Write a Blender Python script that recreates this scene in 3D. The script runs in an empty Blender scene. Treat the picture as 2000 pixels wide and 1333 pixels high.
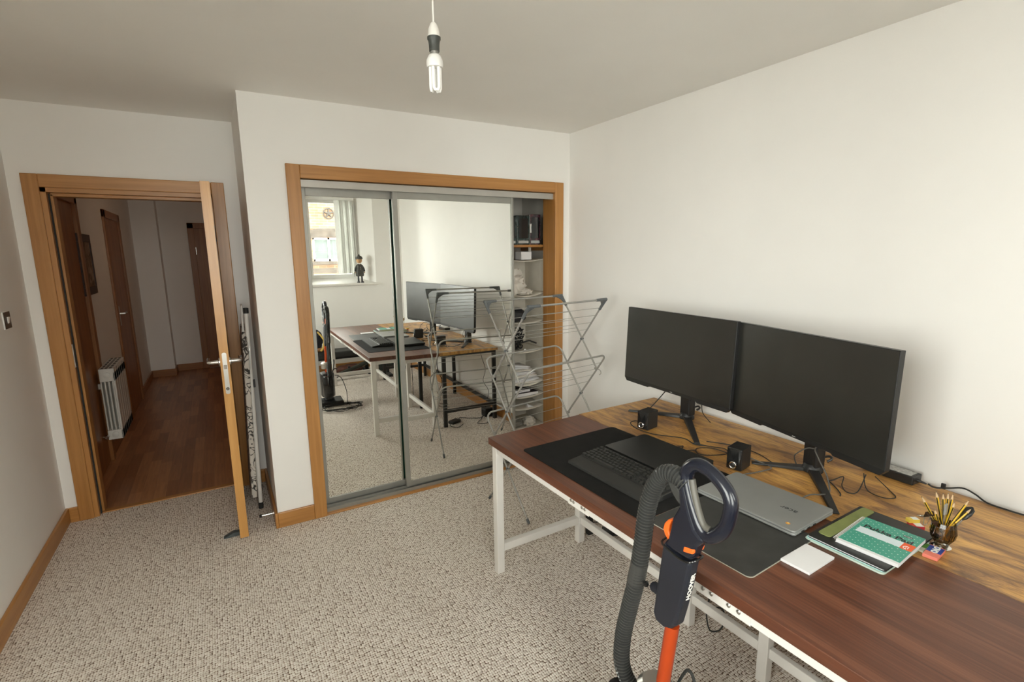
import bpy, math, random
from mathutils import Vector, Matrix

# ------------------------------------------------------------------ camera, sky, light, exposure
sc = bpy.context.scene
C = sc.collection
CAM = (-2.3105, -3.1115, 1.6154)
YAW, PITCH, ROLL, FPX = 0.5261, 0.1764, -0.0113, 982.65
cam_d = bpy.data.cameras.new('camera')
cam = bpy.data.objects.new('camera', cam_d); C.objects.link(cam)
cam_d.sensor_width = 36.0; cam_d.lens = FPX * 36.0 / 2000.0
cam_d.clip_start = 0.02; cam_d.clip_end = 200
_f = Vector((math.sin(YAW)*math.cos(PITCH), math.cos(YAW)*math.cos(PITCH), -math.sin(PITCH)))
_r = Vector((math.cos(YAW), -math.sin(YAW), 0)); _u = _r.cross(_f)
_r2 = _r*math.cos(ROLL) + _u*math.sin(ROLL); _u2 = _u*math.cos(ROLL) - _r*math.sin(ROLL)
cam.matrix_world = Matrix(((_r2.x, _u2.x, -_f.x, CAM[0]), (_r2.y, _u2.y, -_f.y, CAM[1]), (_r2.z, _u2.z, -_f.z, CAM[2]), (0, 0, 0, 1)))
sc.camera = cam

world = bpy.data.worlds.new('overcast_sky'); sc.world = world
world.use_nodes = True
_bg = world.node_tree.nodes['Background']
_bg.inputs['Color'].default_value = (1.0, .972, .922, 1)
_bg.inputs['Strength'].default_value = 6.0

# portals in the two window openings (they guide the sky light, and give none of their own)
def portal(loc, rot, w, h):
    d = bpy.data.lights.new('window_portal', 'AREA'); d.shape = 'RECTANGLE'; d.size = w; d.size_y = h
    d.cycles.is_portal = True
    o = bpy.data.objects.new('window_portal', d); C.objects.link(o); o.location = loc; o.rotation_euler = rot
portal((-.88, -4.22, 1.80), (math.radians(90), 0, 0), .66, 1.10)
portal((-2.295, -4.22, 1.62), (math.radians(90), 0, 0), 1.01, 1.45)
portal((-3.50, -2.90, 1.62), (math.radians(90), 0, math.radians(-90)), 1.20, 1.45)

sc.view_settings.view_transform = 'Standard'; sc.view_settings.look = 'None'
sc.view_settings.gamma = 1.0; sc.view_settings.use_curve_mapping = False
sc.view_settings.exposure = 1.70
sc.cycles.use_denoising = True
sc.cycles.max_bounces = 14; sc.cycles.diffuse_bounces = 8; sc.cycles.glossy_bounces = 6; sc.cycles.transmission_bounces = 8
sc.cycles.sample_clamp_indirect = 40.0
sc.cycles.caustics_reflective = True; sc.cycles.caustics_refractive = False

random.seed(7)
R = math.radians
# ------------------------------------------------------------------ mesh helpers
class MB:
    def __init__(s): s.v = []; s.f = []; s.m = []
    def add(s, vs, fs, mi=0, M=None):
        b = len(s.v)
        for p in vs:
            s.v.append(tuple(M @ Vector(p)) if M else tuple(p))
        for q in fs: s.f.append(tuple(b+i for i in q)); s.m.append(mi)
        return s
    def box(s, x0, x1, y0, y1, z0, z1, mi=0, M=None):
        vs = [(x0,y0,z0),(x1,y0,z0),(x1,y1,z0),(x0,y1,z0),(x0,y0,z1),(x1,y0,z1),(x1,y1,z1),(x0,y1,z1)]
        return s.add(vs, [(3,2,1,0),(4,5,6,7),(0,1,5,4),(1,2,6,5),(2,3,7,6),(3,0,4,7)], mi, M)
    def cbox(s, c, d, mi=0, M=None):
        return s.box(c[0]-d[0]/2, c[0]+d[0]/2, c[1]-d[1]/2, c[1]+d[1]/2, c[2]-d[2]/2, c[2]+d[2]/2, mi, M)
    def prism(s, poly, z0, z1, mi=0, M=None):
        n = len(poly)
        vs = [(p[0],p[1],z0) for p in poly] + [(p[0],p[1],z1) for p in poly]
        fs = [tuple(range(n-1,-1,-1)), tuple(range(n,2*n))] + [(i,(i+1)%n,n+(i+1)%n,n+i) for i in range(n)]
        return s.add(vs, fs, mi, M)
    def tube(s, pts, r, seg=8, closed=False, mi=0, M=None, cap=True, flat=None):
        P = [Vector(p) for p in pts]; n = len(P)
        rr = r if isinstance(r, (list, tuple)) else [r]*n
        T = []
        for i in range(n):
            if closed: t = P[(i+1)%n]-P[i-1]
            else: t = P[min(i+1,n-1)]-P[max(i-1,0)]
            T.append(t.normalized() if t.length > 1e-9 else Vector((0,0,1)))
        a = Vector((0,0,1)) if abs(T[0].z) < .9 else Vector((1,0,0))
        N = (a - T[0]*a.dot(T[0])).normalized()
        vs = []
        for i in range(n):
            if i:
                N = N - T[i]*N.dot(T[i])
                N = N.normalized() if N.length > 1e-6 else T[i].orthogonal().normalized()
            B = T[i].cross(N)
            for k in range(seg):
                t = 2*math.pi*k/seg
                w = flat if flat else 1.0
                vs.append(P[i] + N*math.cos(t)*rr[i] + B*math.sin(t)*rr[i]*w)
        fs = []
        for i in range(n if closed else n-1):
            j = (i+1) % n
            for k in range(seg):
                fs.append((i*seg+k, i*seg+(k+1)%seg, j*seg+(k+1)%seg, j*seg+k))
        if not closed and cap:
            fs.append(tuple(range(seg-1,-1,-1))); fs.append(tuple((n-1)*seg+k for k in range(seg)))
        return s.add(vs, fs, mi, M)
    def lathe(s, prof, seg=24, mi=0, M=None):
        vs = []; fs = []; n = len(prof)
        for (r, z) in prof:
            for k in range(seg):
                t = 2*math.pi*k/seg; vs.append((max(r,1e-5)*math.cos(t), max(r,1e-5)*math.sin(t), z))
        for i in range(n-1):
            for k in range(seg): fs.append((i*seg+k, i*seg+(k+1)%seg, (i+1)*seg+(k+1)%seg, (i+1)*seg+k))
        fs.append(tuple(range(seg-1,-1,-1))); fs.append(tuple((n-1)*seg+k for k in range(seg)))
        return s.add(vs, fs, mi, M)
    def grid(s, fn, nu, nv, mi=0, M=None):
        vs = [fn(i/nu, j/nv) for j in range(nv+1) for i in range(nu+1)]
        fs = [(j*(nu+1)+i, j*(nu+1)+i+1, (j+1)*(nu+1)+i+1, (j+1)*(nu+1)+i) for j in range(nv) for i in range(nu)]
        return s.add(vs, fs, mi, M)

def T(x, y, z): return Matrix.Translation((x, y, z))
def RZ(a): return Matrix.Rotation(a, 4, 'Z')
def RX(a): return Matrix.Rotation(a, 4, 'X')
def RY(a): return Matrix.Rotation(a, 4, 'Y')

def mesh_of(name, mb, mats):
    me = bpy.data.meshes.new(name)
    me.from_pydata(mb.v, [], mb.f)
    ms = mats if isinstance(mats, (list, tuple)) else [mats]
    for m in ms: me.materials.append(m)
    if len(ms) > 1: me.polygons.foreach_set('material_index', mb.m)
    me.validate(); me.update()
    return me
def obj(name, mb, mats, parent=None, world=True, smooth=False, bevel=0, seg=2, solid=0, sub=0):
    me = mesh_of(name, mb, mats)
    if smooth:
        me.polygons.foreach_set('use_smooth', [True]*len(me.polygons))
        me.set_sharp_from_angle(angle=R(42))
    o = bpy.data.objects.new(name, me); C.objects.link(o)
    if parent:
        o.parent = parent
        if world: o.matrix_parent_inverse = full(parent).inverted()
    if solid:
        m = o.modifiers.new('thickness', 'SOLIDIFY'); m.thickness = solid; m.offset = 0
    if sub:
        m = o.modifiers.new('smooth', 'SUBSURF'); m.levels = sub; m.render_levels = sub
    if bevel:
        m = o.modifiers.new('bevel', 'BEVEL'); m.width = bevel; m.segments = seg; m.limit_method = 'ANGLE'; m.angle_limit = R(40)
    return o
def full(o):
    M = o.matrix_basis.copy()
    if o.parent: M = full(o.parent) @ o.matrix_parent_inverse @ M
    return M
def tag(o, label=None, cat=None, group=None, kind=None):
    if label: o['label'] = label
    if cat: o['category'] = cat
    if group: o['group'] = group
    if kind: o['kind'] = kind
    return o
def thing(name, label, cat, loc=(0,0,0), rz=0, group=None):
    o = bpy.data.objects.new(name, None); C.objects.link(o); o.empty_display_size = .05
    o.location = loc; o.rotation_euler = (0, 0, rz)
    return tag(o, label, cat, group)
def struct(name, mb, mats, parent=None, **k):
    o = obj(name, mb, mats, parent, **k)
    if not parent: o['kind'] = 'structure'
    return o
def copy_to(o, parent, M=None):
    c = o.copy(); C.objects.link(c); c.parent = parent
    if M is not None: c.matrix_basis = M
    return c
def curve(pts, n=8, closed=False):
    """Catmull-Rom through points"""
    P = [Vector(p) for p in pts]; out = []
    m = len(P)
    rng = range(m) if closed else range(m-1)
    for i in rng:
        if closed: p0, p1, p2, p3 = P[i-1], P[i], P[(i+1)%m], P[(i+2)%m]
        else: p0, p1, p2, p3 = P[max(i-1,0)], P[i], P[i+1], P[min(i+2,m-1)]
        for k in range(n):
            t = k/n
            out.append(0.5*((2*p1) + (p2-p0)*t + (2*p0-5*p1+4*p2-p3)*t*t + (3*p1-p0-3*p2+p3)*t**3))
    if not closed: out.append(P[-1])
    return out
def rrect(x0, x1, y0, y1, r, n=5):
    out = []
    for cx, cy, a0 in ((x1-r,y1-r,0),(x0+r,y1-r,90),(x0+r,y0+r,180),(x1-r,y0+r,270)):
        for k in range(n+1):
            a = R(a0+90*k/n); out.append((cx+r*math.cos(a), cy+r*math.sin(a)))
    return out
def text_mesh(name, body, size, mat, parent, M, depth=0.0003, shear=0, bold=0):
    cu = bpy.data.curves.new(name, 'FONT'); cu.body = body; cu.size = size; cu.extrude = depth; cu.offset = bold; cu.shear = shear
    cu.align_x = 'CENTER'; cu.align_y = 'CENTER'; cu.resolution_u = 3
    t = bpy.data.objects.new(name+'_tmp', cu); C.objects.link(t)
    dg = bpy.context.evaluated_depsgraph_get()
    me = bpy.data.meshes.new_from_object(t.evaluated_get(dg))
    bpy.data.objects.remove(t); bpy.data.curves.remove(cu)
    me.materials.clear(); me.materials.append(mat)
    o = bpy.data.objects.new(name, me); C.objects.link(o)
    o.parent = parent
    o.matrix_basis = M
    return o

# ------------------------------------------------------------------ materials
def srgb(r, g, b):
    f = lambda v: (v/255/12.92) if v/255 <= .04045 else ((v/255+.055)/1.055)**2.4
    return (f(r), f(g), f(b), 1)
def newmat(name):
    m = bpy.data.materials.new(name); m.use_nodes = True
    nt = m.node_tree; b = nt.nodes['Principled BSDF']
    return m, nt, b
def N(nt, t, **kw):
    n = nt.nodes.new(t)
    for k, v in kw.items(): setattr(n, k, v)
    return n
def coords(nt, scale=(1,1,1), rot=(0,0,0), src='Object'):
    tc = N(nt, 'ShaderNodeTexCoord'); mp = N(nt, 'ShaderNodeMapping')
    mp.inputs['Scale'].default_value = scale; mp.inputs['Rotation'].default_value = rot
    nt.links.new(tc.outputs[src], mp.inputs['Vector']); return mp.outputs['Vector']
def noise(nt, vec, scale, detail=4, rough=.55, dist=0):
    n = N(nt, 'ShaderNodeTexNoise'); n.inputs['Scale'].default_value = scale; n.inputs['Detail'].default_value = detail
    n.inputs['Roughness'].default_value = rough; n.inputs['Distortion'].default_value = dist
    nt.links.new(vec, n.inputs['Vector']); return n.outputs['Fac']
def ramp(nt, fac, stops):
    r = N(nt, 'ShaderNodeValToRGB'); e = r.color_ramp.elements
    while len(e) > 1: e.remove(e[0])
    e[0].position = stops[0][0]; e[0].color = stops[0][1]
    for p, c in stops[1:]:
        q = e.new(p); q.color = c
    nt.links.new(fac, r.inputs['Fac']); return r.outputs['Color']
def mix(nt, fac, a, b, mode='MIX'):
    m = N(nt, 'ShaderNodeMix', data_type='RGBA', blend_type=mode)
    for sock, v in (('Factor', fac), ('A', a), ('B', b)):
        s = [i for i in m.inputs if i.name == sock and (i.type == 'RGBA' if sock != 'Factor' else i.type == 'VALUE')][0]
        if hasattr(v, 'is_linked') or hasattr(v, 'links'): nt.links.new(v, s)
        else: s.default_value = v
    return [o for o in m.outputs if o.type == 'RGBA'][0]
def bump(nt, b, h, strength=.2, dist=.002):
    n = N(nt, 'ShaderNodeBump'); n.inputs['Strength'].default_value = strength; n.inputs['Distance'].default_value = dist
    nt.links.new(h, n.inputs['Height']); nt.links.new(n.outputs['Normal'], b.inputs['Normal'])
def plain(name, col, rough=.5, metal=0, var=.06, bscale=60, bstr=.05, spec=None, coat=0, scale=12):
    """one colour with slight procedural mottling and fine relief"""
    m, nt, b = newmat(name)
    v = coords(nt); f = noise(nt, v, scale, 3)
    lo = tuple(max(0, c*(1-var)) for c in col[:3]) + (1,); hi = tuple(min(1, c*(1+var)) for c in col[:3]) + (1,)
    nt.links.new(ramp(nt, f, [(.3, lo), (.7, hi)]), b.inputs['Base Color'])
    b.inputs['Roughness'].default_value = rough; b.inputs['Metallic'].default_value = metal
    if spec is not None: b.inputs['Specular IOR Level'].default_value = spec
    if coat: b.inputs['Coat Weight'].default_value = coat; b.inputs['Coat Roughness'].default_value = .1
    if bstr: bump(nt, b, noise(nt, v, bscale, 3), bstr, .001)
    return m
def woodmat(name, dark, mid, light, axis, rough=.4, gs=60, contrast=(.3,.5,.72), coat=0):
    """grain runs along axis (0,1,2)"""
    m, nt, b = newmat(name)
    s = [gs, gs, gs]; s[axis] = gs*.035
    v = coords(nt, tuple(s)); f = noise(nt, v, 1.0, 5, .6, .4)
    s2 = [gs*.22]*3; s2[axis] = gs*.012
    f2 = noise(nt, coords(nt, tuple(s2)), 1.0, 3, .5, .8)
    mm = N(nt, 'ShaderNodeMath', operation='ADD'); nt.links.new(f, mm.inputs[0]); nt.links.new(f2, mm.inputs[1])
    hm = N(nt, 'ShaderNodeMath', operation='MULTIPLY'); nt.links.new(mm.outputs[0], hm.inputs[0]); hm.inputs[1].default_value = .5
    nt.links.new(ramp(nt, hm.outputs[0], [(contrast[0], dark), (contrast[1], mid), (contrast[2], light)]), b.inputs['Base Color'])
    b.inputs['Roughness'].default_value = rough
    if coat: b.inputs['Coat Weight'].default_value = coat; b.inputs['Coat Roughness'].default_value = .25
    bump(nt, b, f, .05, .0006)
    return m

M_ = {}
M_['wall'] = plain('wall_paint', (.865,.855,.83,1), .65, var=.012, bscale=180, bstr=.04, scale=3)
M_['ceil'] = plain('ceiling_paint', (.87,.86,.83,1), .75, var=.012, bscale=160, bstr=.04, scale=3)
for ax, nm in ((0,'x'),(1,'y'),(2,'z')):
    M_['oak_'+nm] = woodmat('oak_trim_'+nm, (.35,.155,.040,1), (.44,.205,.056,1), (.53,.26,.078,1), ax, .38, 55, (.35,.5,.66), coat=.15)
    M_['hall_'+nm] = woodmat('hall_oak_'+nm, (.22,.085,.022,1), (.30,.12,.032,1), (.38,.16,.045,1), ax, .4, 55, (.35,.5,.66))
M_['dooredge'] = woodmat('door_lipping', (.50,.24,.065,1), (.60,.31,.09,1), (.68,.37,.12,1), 2, .35, 45, (.35,.5,.66), coat=.2)
M_['doorface'] = woodmat('door_veneer', (.30,.125,.033,1), (.38,.165,.045,1), (.46,.20,.06,1), 2, .35, 40, (.35,.5,.66), coat=.2)

def carpet():
    m, nt, b = newmat('berber_loop_carpet')
    v = coords(nt, (104, 86, 1))
    nz = N(nt, 'ShaderNodeTexNoise'); nz.inputs['Scale'].default_value = 14; nz.inputs['Detail'].default_value = 2
    v0 = coords(nt); nt.links.new(v0, nz.inputs['Vector'])
    ad = N(nt, 'ShaderNodeVectorMath', operation='ADD'); sc_ = N(nt, 'ShaderNodeVectorMath', operation='SCALE')
    nt.links.new(nz.outputs['Color'], sc_.inputs[0]); sc_.inputs['Scale'].default_value = .8
    nt.links.new(v, ad.inputs[0]); nt.links.new(sc_.outputs[0], ad.inputs[1])
    vo = N(nt, 'ShaderNodeTexVoronoi', feature='F1'); vo.voronoi_dimensions = '2D'
    vo.inputs['Scale'].default_value = 1; vo.inputs['Randomness'].default_value = .36
    nt.links.new(ad.outputs[0], vo.inputs['Vector'])
    sp = N(nt, 'ShaderNodeSeparateColor'); nt.links.new(vo.outputs['Color'], sp.inputs['Color'])
    loop = ramp(nt, sp.outputs[0], [(0, (.55,.48,.42,1)), (.12, (.70,.64,.575,1)), (.5, (.80,.745,.68,1)), (1, (.88,.83,.77,1))])
    edge = ramp(nt, vo.outputs['Distance'], [(.44, (1,1,1,1)), (.52, (.80,.73,.66,1)), (.58, (.34,.26,.20,1)), (.66, (.11,.078,.056,1))])
    col = mix(nt, 1.0, loop, edge, 'MULTIPLY')
    nt.links.new(col, b.inputs['Base Color']); b.inputs['Roughness'].default_value = .95
    b.inputs['Specular IOR Level'].default_value = .1
    inv = N(nt, 'ShaderNodeMath', operation='SUBTRACT'); inv.inputs[0].default_value = 1; nt.links.new(vo.outputs['Distance'], inv.inputs[1])
    bump(nt, b, inv.outputs[0], .6, .005)
    return m
M_['carpet'] = carpet()
def plankmat():
    m, nt, b = newmat('hall_laminate')
    oi = N(nt, 'ShaderNodeObjectInfo')
    v = coords(nt, (55, 3, 55))
    ad = N(nt, 'ShaderNodeVectorMath', operation='ADD'); cb = N(nt, 'ShaderNodeCombineXYZ')
    mu = N(nt, 'ShaderNodeMath', operation='MULTIPLY'); nt.links.new(oi.outputs['Random'], mu.inputs[0]); mu.inputs[1].default_value = 90
    nt.links.new(mu.outputs[0], cb.inputs[0]); nt.links.new(v, ad.inputs[0]); nt.links.new(cb.outputs[0], ad.inputs[1])
    f = noise(nt, ad.outputs[0], 1, 4)
    base = ramp(nt, oi.outputs['Random'], [(0, (.28,.115,.045,1)), (.5, (.38,.17,.07,1)), (1, (.48,.23,.10,1))])
    g = ramp(nt, f, [(.3, (.75,.72,.7,1)), (.7, (1.12,1.1,1.1,1))])
    nt.links.new(mix(nt, 1.0, base, g, 'MULTIPLY'), b.inputs['Base Color']); b.inputs['Roughness'].default_value = .32
    return m
M_['plank'] = plankmat()
M_['alu'] = plain('brushed_aluminium', (.34,.335,.305,1), .45, .55, .05, 200, .05)
M_['alu_l'] = plain('satin_aluminium_track', (.47,.455,.42,1), .45, .4, .04, 200, .04)
def mirror():
    m, nt, b = newmat('mirror_glass')
    b.inputs['Base Color'].default_value = (.94,.955,.925,1); b.inputs['Metallic'].default_value = 1; b.inputs['Roughness'].default_value = .004
    return m
M_['mirror'] = mirror()
M_['glassedge'] = plain('green_glass_edge', (.03,.10,.07,1), .2, 0, .1)
M_['white'] = plain('white_gloss_paint', (.80,.78,.74,1), .35, var=.02, bstr=.02)
M_['upvc'] = plain('white_window_plastic', (.82,.82,.80,1), .3, var=.02, bstr=.01)
M_['wardint'] = plain('white_wardrobe_board', (.66,.63,.57,1), .6, var=.02)
M_['chrome'] = plain('polished_steel', (.72,.70,.67,1), .16, 1, .03, 200, .01)
M_['steel'] = plain('satin_steel', (.55,.54,.51,1), .33, 1, .05, 200, .03)
M_['black'] = plain('black_plastic', (.016,.016,.016,1), .42, var=.15, bscale=400, bstr=.04)
M_['black_gl'] = plain('gloss_black_plastic', (.012,.012,.012,1), .12, var=.1, bstr=0)
M_['black_mt'] = plain('black_powder_coat', (.02,.02,.019,1), .55, var=.15, bscale=600, bstr=.06)
M_['rubber'] = plain('black_rubber', (.022,.022,.02,1), .75, var=.15)
M_['wmetal'] = plain('white_powder_coat', (.74,.72,.68,1), .42, var=.02, bscale=500, bstr=.03)

# ------------------------------------------------------------------ the room shell
H = 2.45; XL = -3.25; XR = 0.0; YB = -3.90; XA = -2.134; D = .74; TH = .12
WX0, WX1, WZ = -1.930, -.063, 2.103; FW = .073          # wardrobe architrave, outer
m = MB().box(XL-TH, XR+TH, YB-TH, D+.06, -.12, 0)
struct('floor', m, M_['carpet'])
m = MB().box(XL-.3, XR+TH, YB-.35, D+TH, H, H+.1)
struct('ceiling', m, M_['ceil'])
LY0, LY1, LZ0, LZ1 = -3.50, -2.30, .90, 2.35                # window on the left wall, behind the camera
m = MB().box(XL-.3, XL, YB-.3, LY0, 0, H).box(XL-.3, XL, LY1, D+TH, 0, H).box(XL-.3, XL, LY0, LY1, 0, LZ0).box(XL-.3, XL, LY0, LY1, LZ1, H)
struct('wall_left', m, M_['wall'])
struct('wall_right', MB().box(XR, XR+TH, YB-.3, .75, 0, H), M_['wall'])
# wall with the wardrobe, opening WX0+FW .. WX1-FW
ox0, ox1, oz = WX0+FW-.012, WX1-FW+.012, WZ-FW+.012
m = MB().box(XA, ox0, 0, .13, 0, H).box(ox1, XR, 0, .13, 0, H).box(ox0, ox1, 0, .13, oz, H)
struct('wall_wardrobe', m, M_['wall'])
struct('wall_return', MB().box(XA, XA+TH, .13, D+TH, 0, H), M_['wall'])
# wall with the door, opening dx0..dx1
DA0, DA1, DZ = -3.190, -2.2154, 2.07
dx0, dx1, dzo = DA0+.072, DA1-.072, DZ-.072
m = MB().box(XL, dx0, D, D+TH, 0, H).box(dx1, XA, D, D+TH, 0, H).box(dx0, dx1, D, D+TH, dzo, H)
struct('wall_door', m, M_['wall'])
# window wall, splayed opening
wi = (-1.42, -.36, 1.205, 2.42); wo = (-1.205, -.575, 1.27, 2.35); WD = .26
YW = YB-.30
PX0, PX1, PZ0, PZ1 = -2.80, -1.79, .90, 2.35                # second opening, to the left behind the camera
m = MB()
def ringquad(a, ya, b, yb):
    A = [(a[0],ya,a[2]),(a[1],ya,a[2]),(a[1],ya,a[3]),(a[0],ya,a[3])]; B = [(b[0],yb,b[2]),(b[1],yb,b[2]),(b[1],yb,b[3]),(b[0],yb,b[3])]
    m.add(A+B, [(i,(i+1)%4,4+(i+1)%4,4+i) for i in range(4)])
big = (-1.60, XR+TH, -.1, H+.1); bigo = (-1.60, XR+3, -3.0, 3.0)
ringquad(big, YB, wi, YB); ringquad(wi, YB, wo, YB-WD); ringquad(wo, YB-WD, wo, YW-.04); ringquad(wo, YW-.04, bigo, YW-.04)
m.box(XL-.3, PX0, YW-.04, YB, -3, 3.0).box(PX1, -1.60, YW-.04, YB, -3, 3.0).box(PX0, PX1, YW-.04, YB, -3, PZ0).box(PX0, PX1, YW-.04, YB, PZ1, 3.0)
struct('wall_window', m, M_['wall'])

# skirting boards
def skirt(name, boxes, mats):
    m = MB()
    for b in boxes: m.box(*b)
    return struct(name, m, mats, bevel=.004)
SK, ST = .095, .016
skirt('baseboard_left', [(XL, XL+ST, YB, D, 0, SK)], M_['oak_y'])
skirt('baseboard_right', [(-ST, 0, YB, 0, 0, SK)], M_['oak_y'])
skirt('baseboard_window', [(XL+ST, -ST, YB, YB+ST, 0, SK)], M_['oak_x'])
skirt('baseboard_wardrobe', [(XA, WX0, -ST, 0, 0, SK)], M_['oak_x'])
skirt('baseboard_corner', [(WX1, -ST, -ST, 0, 0, SK)], M_['oak_x'])
skirt('baseboard_return', [(XA-ST, XA, -ST, D, 0, SK)], M_['oak_y'])
skirt('baseboard_door', [(XL+ST, DA0, D-ST, D, 0, SK), (DA1, XA-ST, D-ST, D, 0, SK)], M_['oak_x'])

# wardrobe architrave + lining
tr = thing('trim_1', None, None, (WX0, 0, 0)); tr['kind'] = 'structure'
obj('upright', MB().box(WX0, WX0+FW, -.018, 0, 0, WZ), M_['oak_z'], tr, bevel=.004)
obj('upright', MB().box(WX1-FW, WX1, -.018, 0, 0, WZ), M_['oak_z'], tr, bevel=.004)
obj('head', MB().box(WX0+FW, WX1-FW, -.018, 0, WZ-FW, WZ), M_['oak_x'], tr, bevel=.004)
obj('lining', MB().box(WX0+FW-.012, WX0+FW, 0, .143, 0, WZ-FW), M_['oak_z'], tr)
obj('lining', MB().box(WX1-FW, WX1-FW+.012, 0, .143, 0, WZ-FW), M_['oak_z'], tr)
obj('lining', MB().box(WX0+FW, WX1-FW, 0, .143, WZ-FW, WZ-FW+.012), M_['oak_x'], tr)
obj('threshold', MB().box(WX0+FW, WX1-FW, -.012, .143, 0, .012), M_['oak_x'], tr, bevel=.003)
# door architrave + lining
tr = thing('trim_2', None, None, (DA0, D, 0)); tr['kind'] = 'structure'
AW = .072
obj('upright', MB().box(DA0, DA0+AW, D-.018, D, 0, DZ), M_['oak_z'], tr, bevel=.004)
obj('upright', MB().box(DA1-AW, DA1, D-.018, D, 0, DZ), M_['oak_z'], tr, bevel=.004)
obj('head', MB().box(DA0+AW, DA1-AW, D-.018, D, DZ-AW, DZ), M_['oak_x'], tr, bevel=.004)
LX0, LX1, LZ = dx0+.03, dx1-.03, dzo-.03
obj('lining', MB().box(dx0, LX0-.006, D-.004, D+.13, 0, dzo), M_['oak_z'], tr)
obj('lining', MB().box(LX1+.006, dx1, D-.004, D+.13, 0, dzo), M_['oak_z'], tr)
obj('lining', MB().box(dx0, dx1, D-.004, D+.13, LZ+.006, dzo), M_['oak_x'], tr)
obj('stop', MB().box(LX0-.006, LX0+.012, D+.05, D+.13, 0, LZ), M_['oak_z'], tr, bevel=.002)
obj('stop', MB().box(LX1-.012, LX1+.006, D+.05, D+.13, 0, LZ), M_['oak_z'], tr, bevel=.002)
obj('stop', MB().box(LX0, LX1, D+.05, D+.13, LZ-.012, LZ+.006), M_['oak_x'], tr, bevel=.002)
obj('draught_seal', MB().box(LX0-.007, LX0+.002, D+.030, D+.036, 0, LZ), M_['rubber'], tr)
obj('strike_plate', MB().box(LX0-.008, LX0-.003, D+.005, D+.025, .96, 1.10), M_['steel'], tr)

# ------------------------------------------------------------------ wardrobe inside and sliding mirror doors
WB = .64
m = MB().box(ox0-.02, XR, WB, WB+.05, 0, H).box(ox0-.06, ox0-.012, .13, WB, 0, H).box(-.02, XR, .13, .75, 0, H)
struct('wall_wardrobe_inside', m, M_['wardint'])
struct('floor_wardrobe', MB().box(ox0-.02, 0, .06, WB, 0, .01), M_['carpet'])
fx0, fx1, fz = WX0+FW, WX1-FW, WZ-FW
t = thing('trim_3', None, None, (fx0, 0, fz)); t['kind'] = 'structure'
obj('track_fascia', MB().box(fx0, fx1, .010, .024, fz-.045, fz-.004), M_['alu_l'], t, bevel=.002)
obj('track', MB().box(fx0, fx1, .024, .115, fz-.02, fz-.004), M_['alu'], t)
t = thing('trim_4', None, None, (fx0, 0, 0)); t['kind'] = 'structure'
m = MB().box(fx0, fx1, .012, .112, .012, .020)
for y in (.012, .058, .104): m.box(fx0, fx1, y, y+.006, .02, .034)
obj('floor_track', m, M_['alu'], t)
def slider(name, x0, x1, y, label, ang=0):
    t = thing(name, label, 'door', ((x0+x1)/2, y, .036)); t['kind'] = 'structure'
    z0, z1 = .036, fz-.03
    w = .030
    obj('mirror_pane', MB().box(x0+.006, x1-.006, y-.004, y+.004, z0+.03, z1-.05), M_['mirror'], t)
    obj('backing', MB().box(x0+.006, x1-.006, y+.0045, y+.010, z0+.03, z1-.05), M_['glassedge'], t)
    obj('stile', MB().box(x0, x0+w, y-.014, y-.0042, z0, z1).box(x0, x0+.005, y-.0042, y+.016, z0, z1), M_['alu'], t, bevel=.003)
    obj('stile', MB().box(x1-w*.6, x1, y-.014, y-.0042, z0, z1).box(x1-.005, x1, y-.0042, y+.016, z0, z1), M_['alu'], t, bevel=.003)
    obj('rail', MB().box(x0+w, x1-w*.6, y-.010, y+.012, z0, z0+.034), M_['alu'], t, bevel=.002)
    obj('rail', MB().box(x0+w, x1-w*.6, y-.010, y+.012, z1-.055, z1), M_['alu'], t, bevel=.002)
    return t
slider('door_2', fx0+.002, -1.275, .088, 'left sliding wardrobe door with tall mirror, reflecting the window')
slider('door_3', -1.327, -.462, .044, 'front sliding wardrobe door with wide mirror behind the drying rack')

# ------------------------------------------------------------------ hall behind the door
HX0, HX1 = -3.19, -1.55; HY0 = D+TH
hf = struct('floor_hall', MB().box(HX0-.05, HX1+.05, D+.02, 5.5, -.06, -.009), M_['hall_x'])
pw = .072
seedr = random.Random(3)
pl_me = {}
x = HX0
while x < HX1-.001:
    y = D+.06 - seedr.random()*.5
    while y < 5.4:
        L = seedr.choice((.32,.42,.52))
        y0, y1 = max(y, D+.06), min(y+L, 5.45)
        if y1-y0 > .03:
            key = round(y1-y0, 3)
            if key not in pl_me:
                pl_me[key] = mesh_of('plank', MB().box(.0004, pw-.0004, .0004, key-.0004, -.009, 0), M_['plank'])
            o = bpy.data.objects.new('plank', pl_me[key]); C.objects.link(o); o.parent = hf; o.location = (x, y0, -.0002*seedr.random())
        y += L
    x += pw
struct('trim_5', MB().box(dx0+.02, dx1-.02, D+.03, D+.075, 0, .008), M_['oak_x'], bevel=.003)
struct('ceiling_hall', MB().box(HX0-.05, HX1+.05, HY0, 5.5, H, H+.05), M_['ceil'])
struct('wall_hall_left', MB().box(HX0-TH, HX0, HY0, 5.5, 0, H), M_['wall'])
struct('wall_hall_right', MB().box(HX1, HX1+TH, HY0, 5.5, 0, H), M_['wall'])
m = MB().box(HX0, -2.92, 4.99, 5.5, 0, H).box(-2.92, HX1, 5.27, 5.5, 0, H)
struct('wall_hall_far', m, M_['wall'])
skirt('baseboard_hall_left', [(HX0, HX0+ST, 1.90, 3.00, 0, SK), (HX0, HX0+ST, 3.92, 4.99, 0, SK)], M_['hall_y'])
skirt('baseboard_hall_far', [(HX0, -2.92+ST, 4.99-ST, 4.99, 0, SK), (-2.92, -2.92+ST, 4.99, 5.27, 0, SK), (-2.92, -2.60, 5.27-ST, 5.27, 0, SK)], M_['hall_x'])
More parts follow.
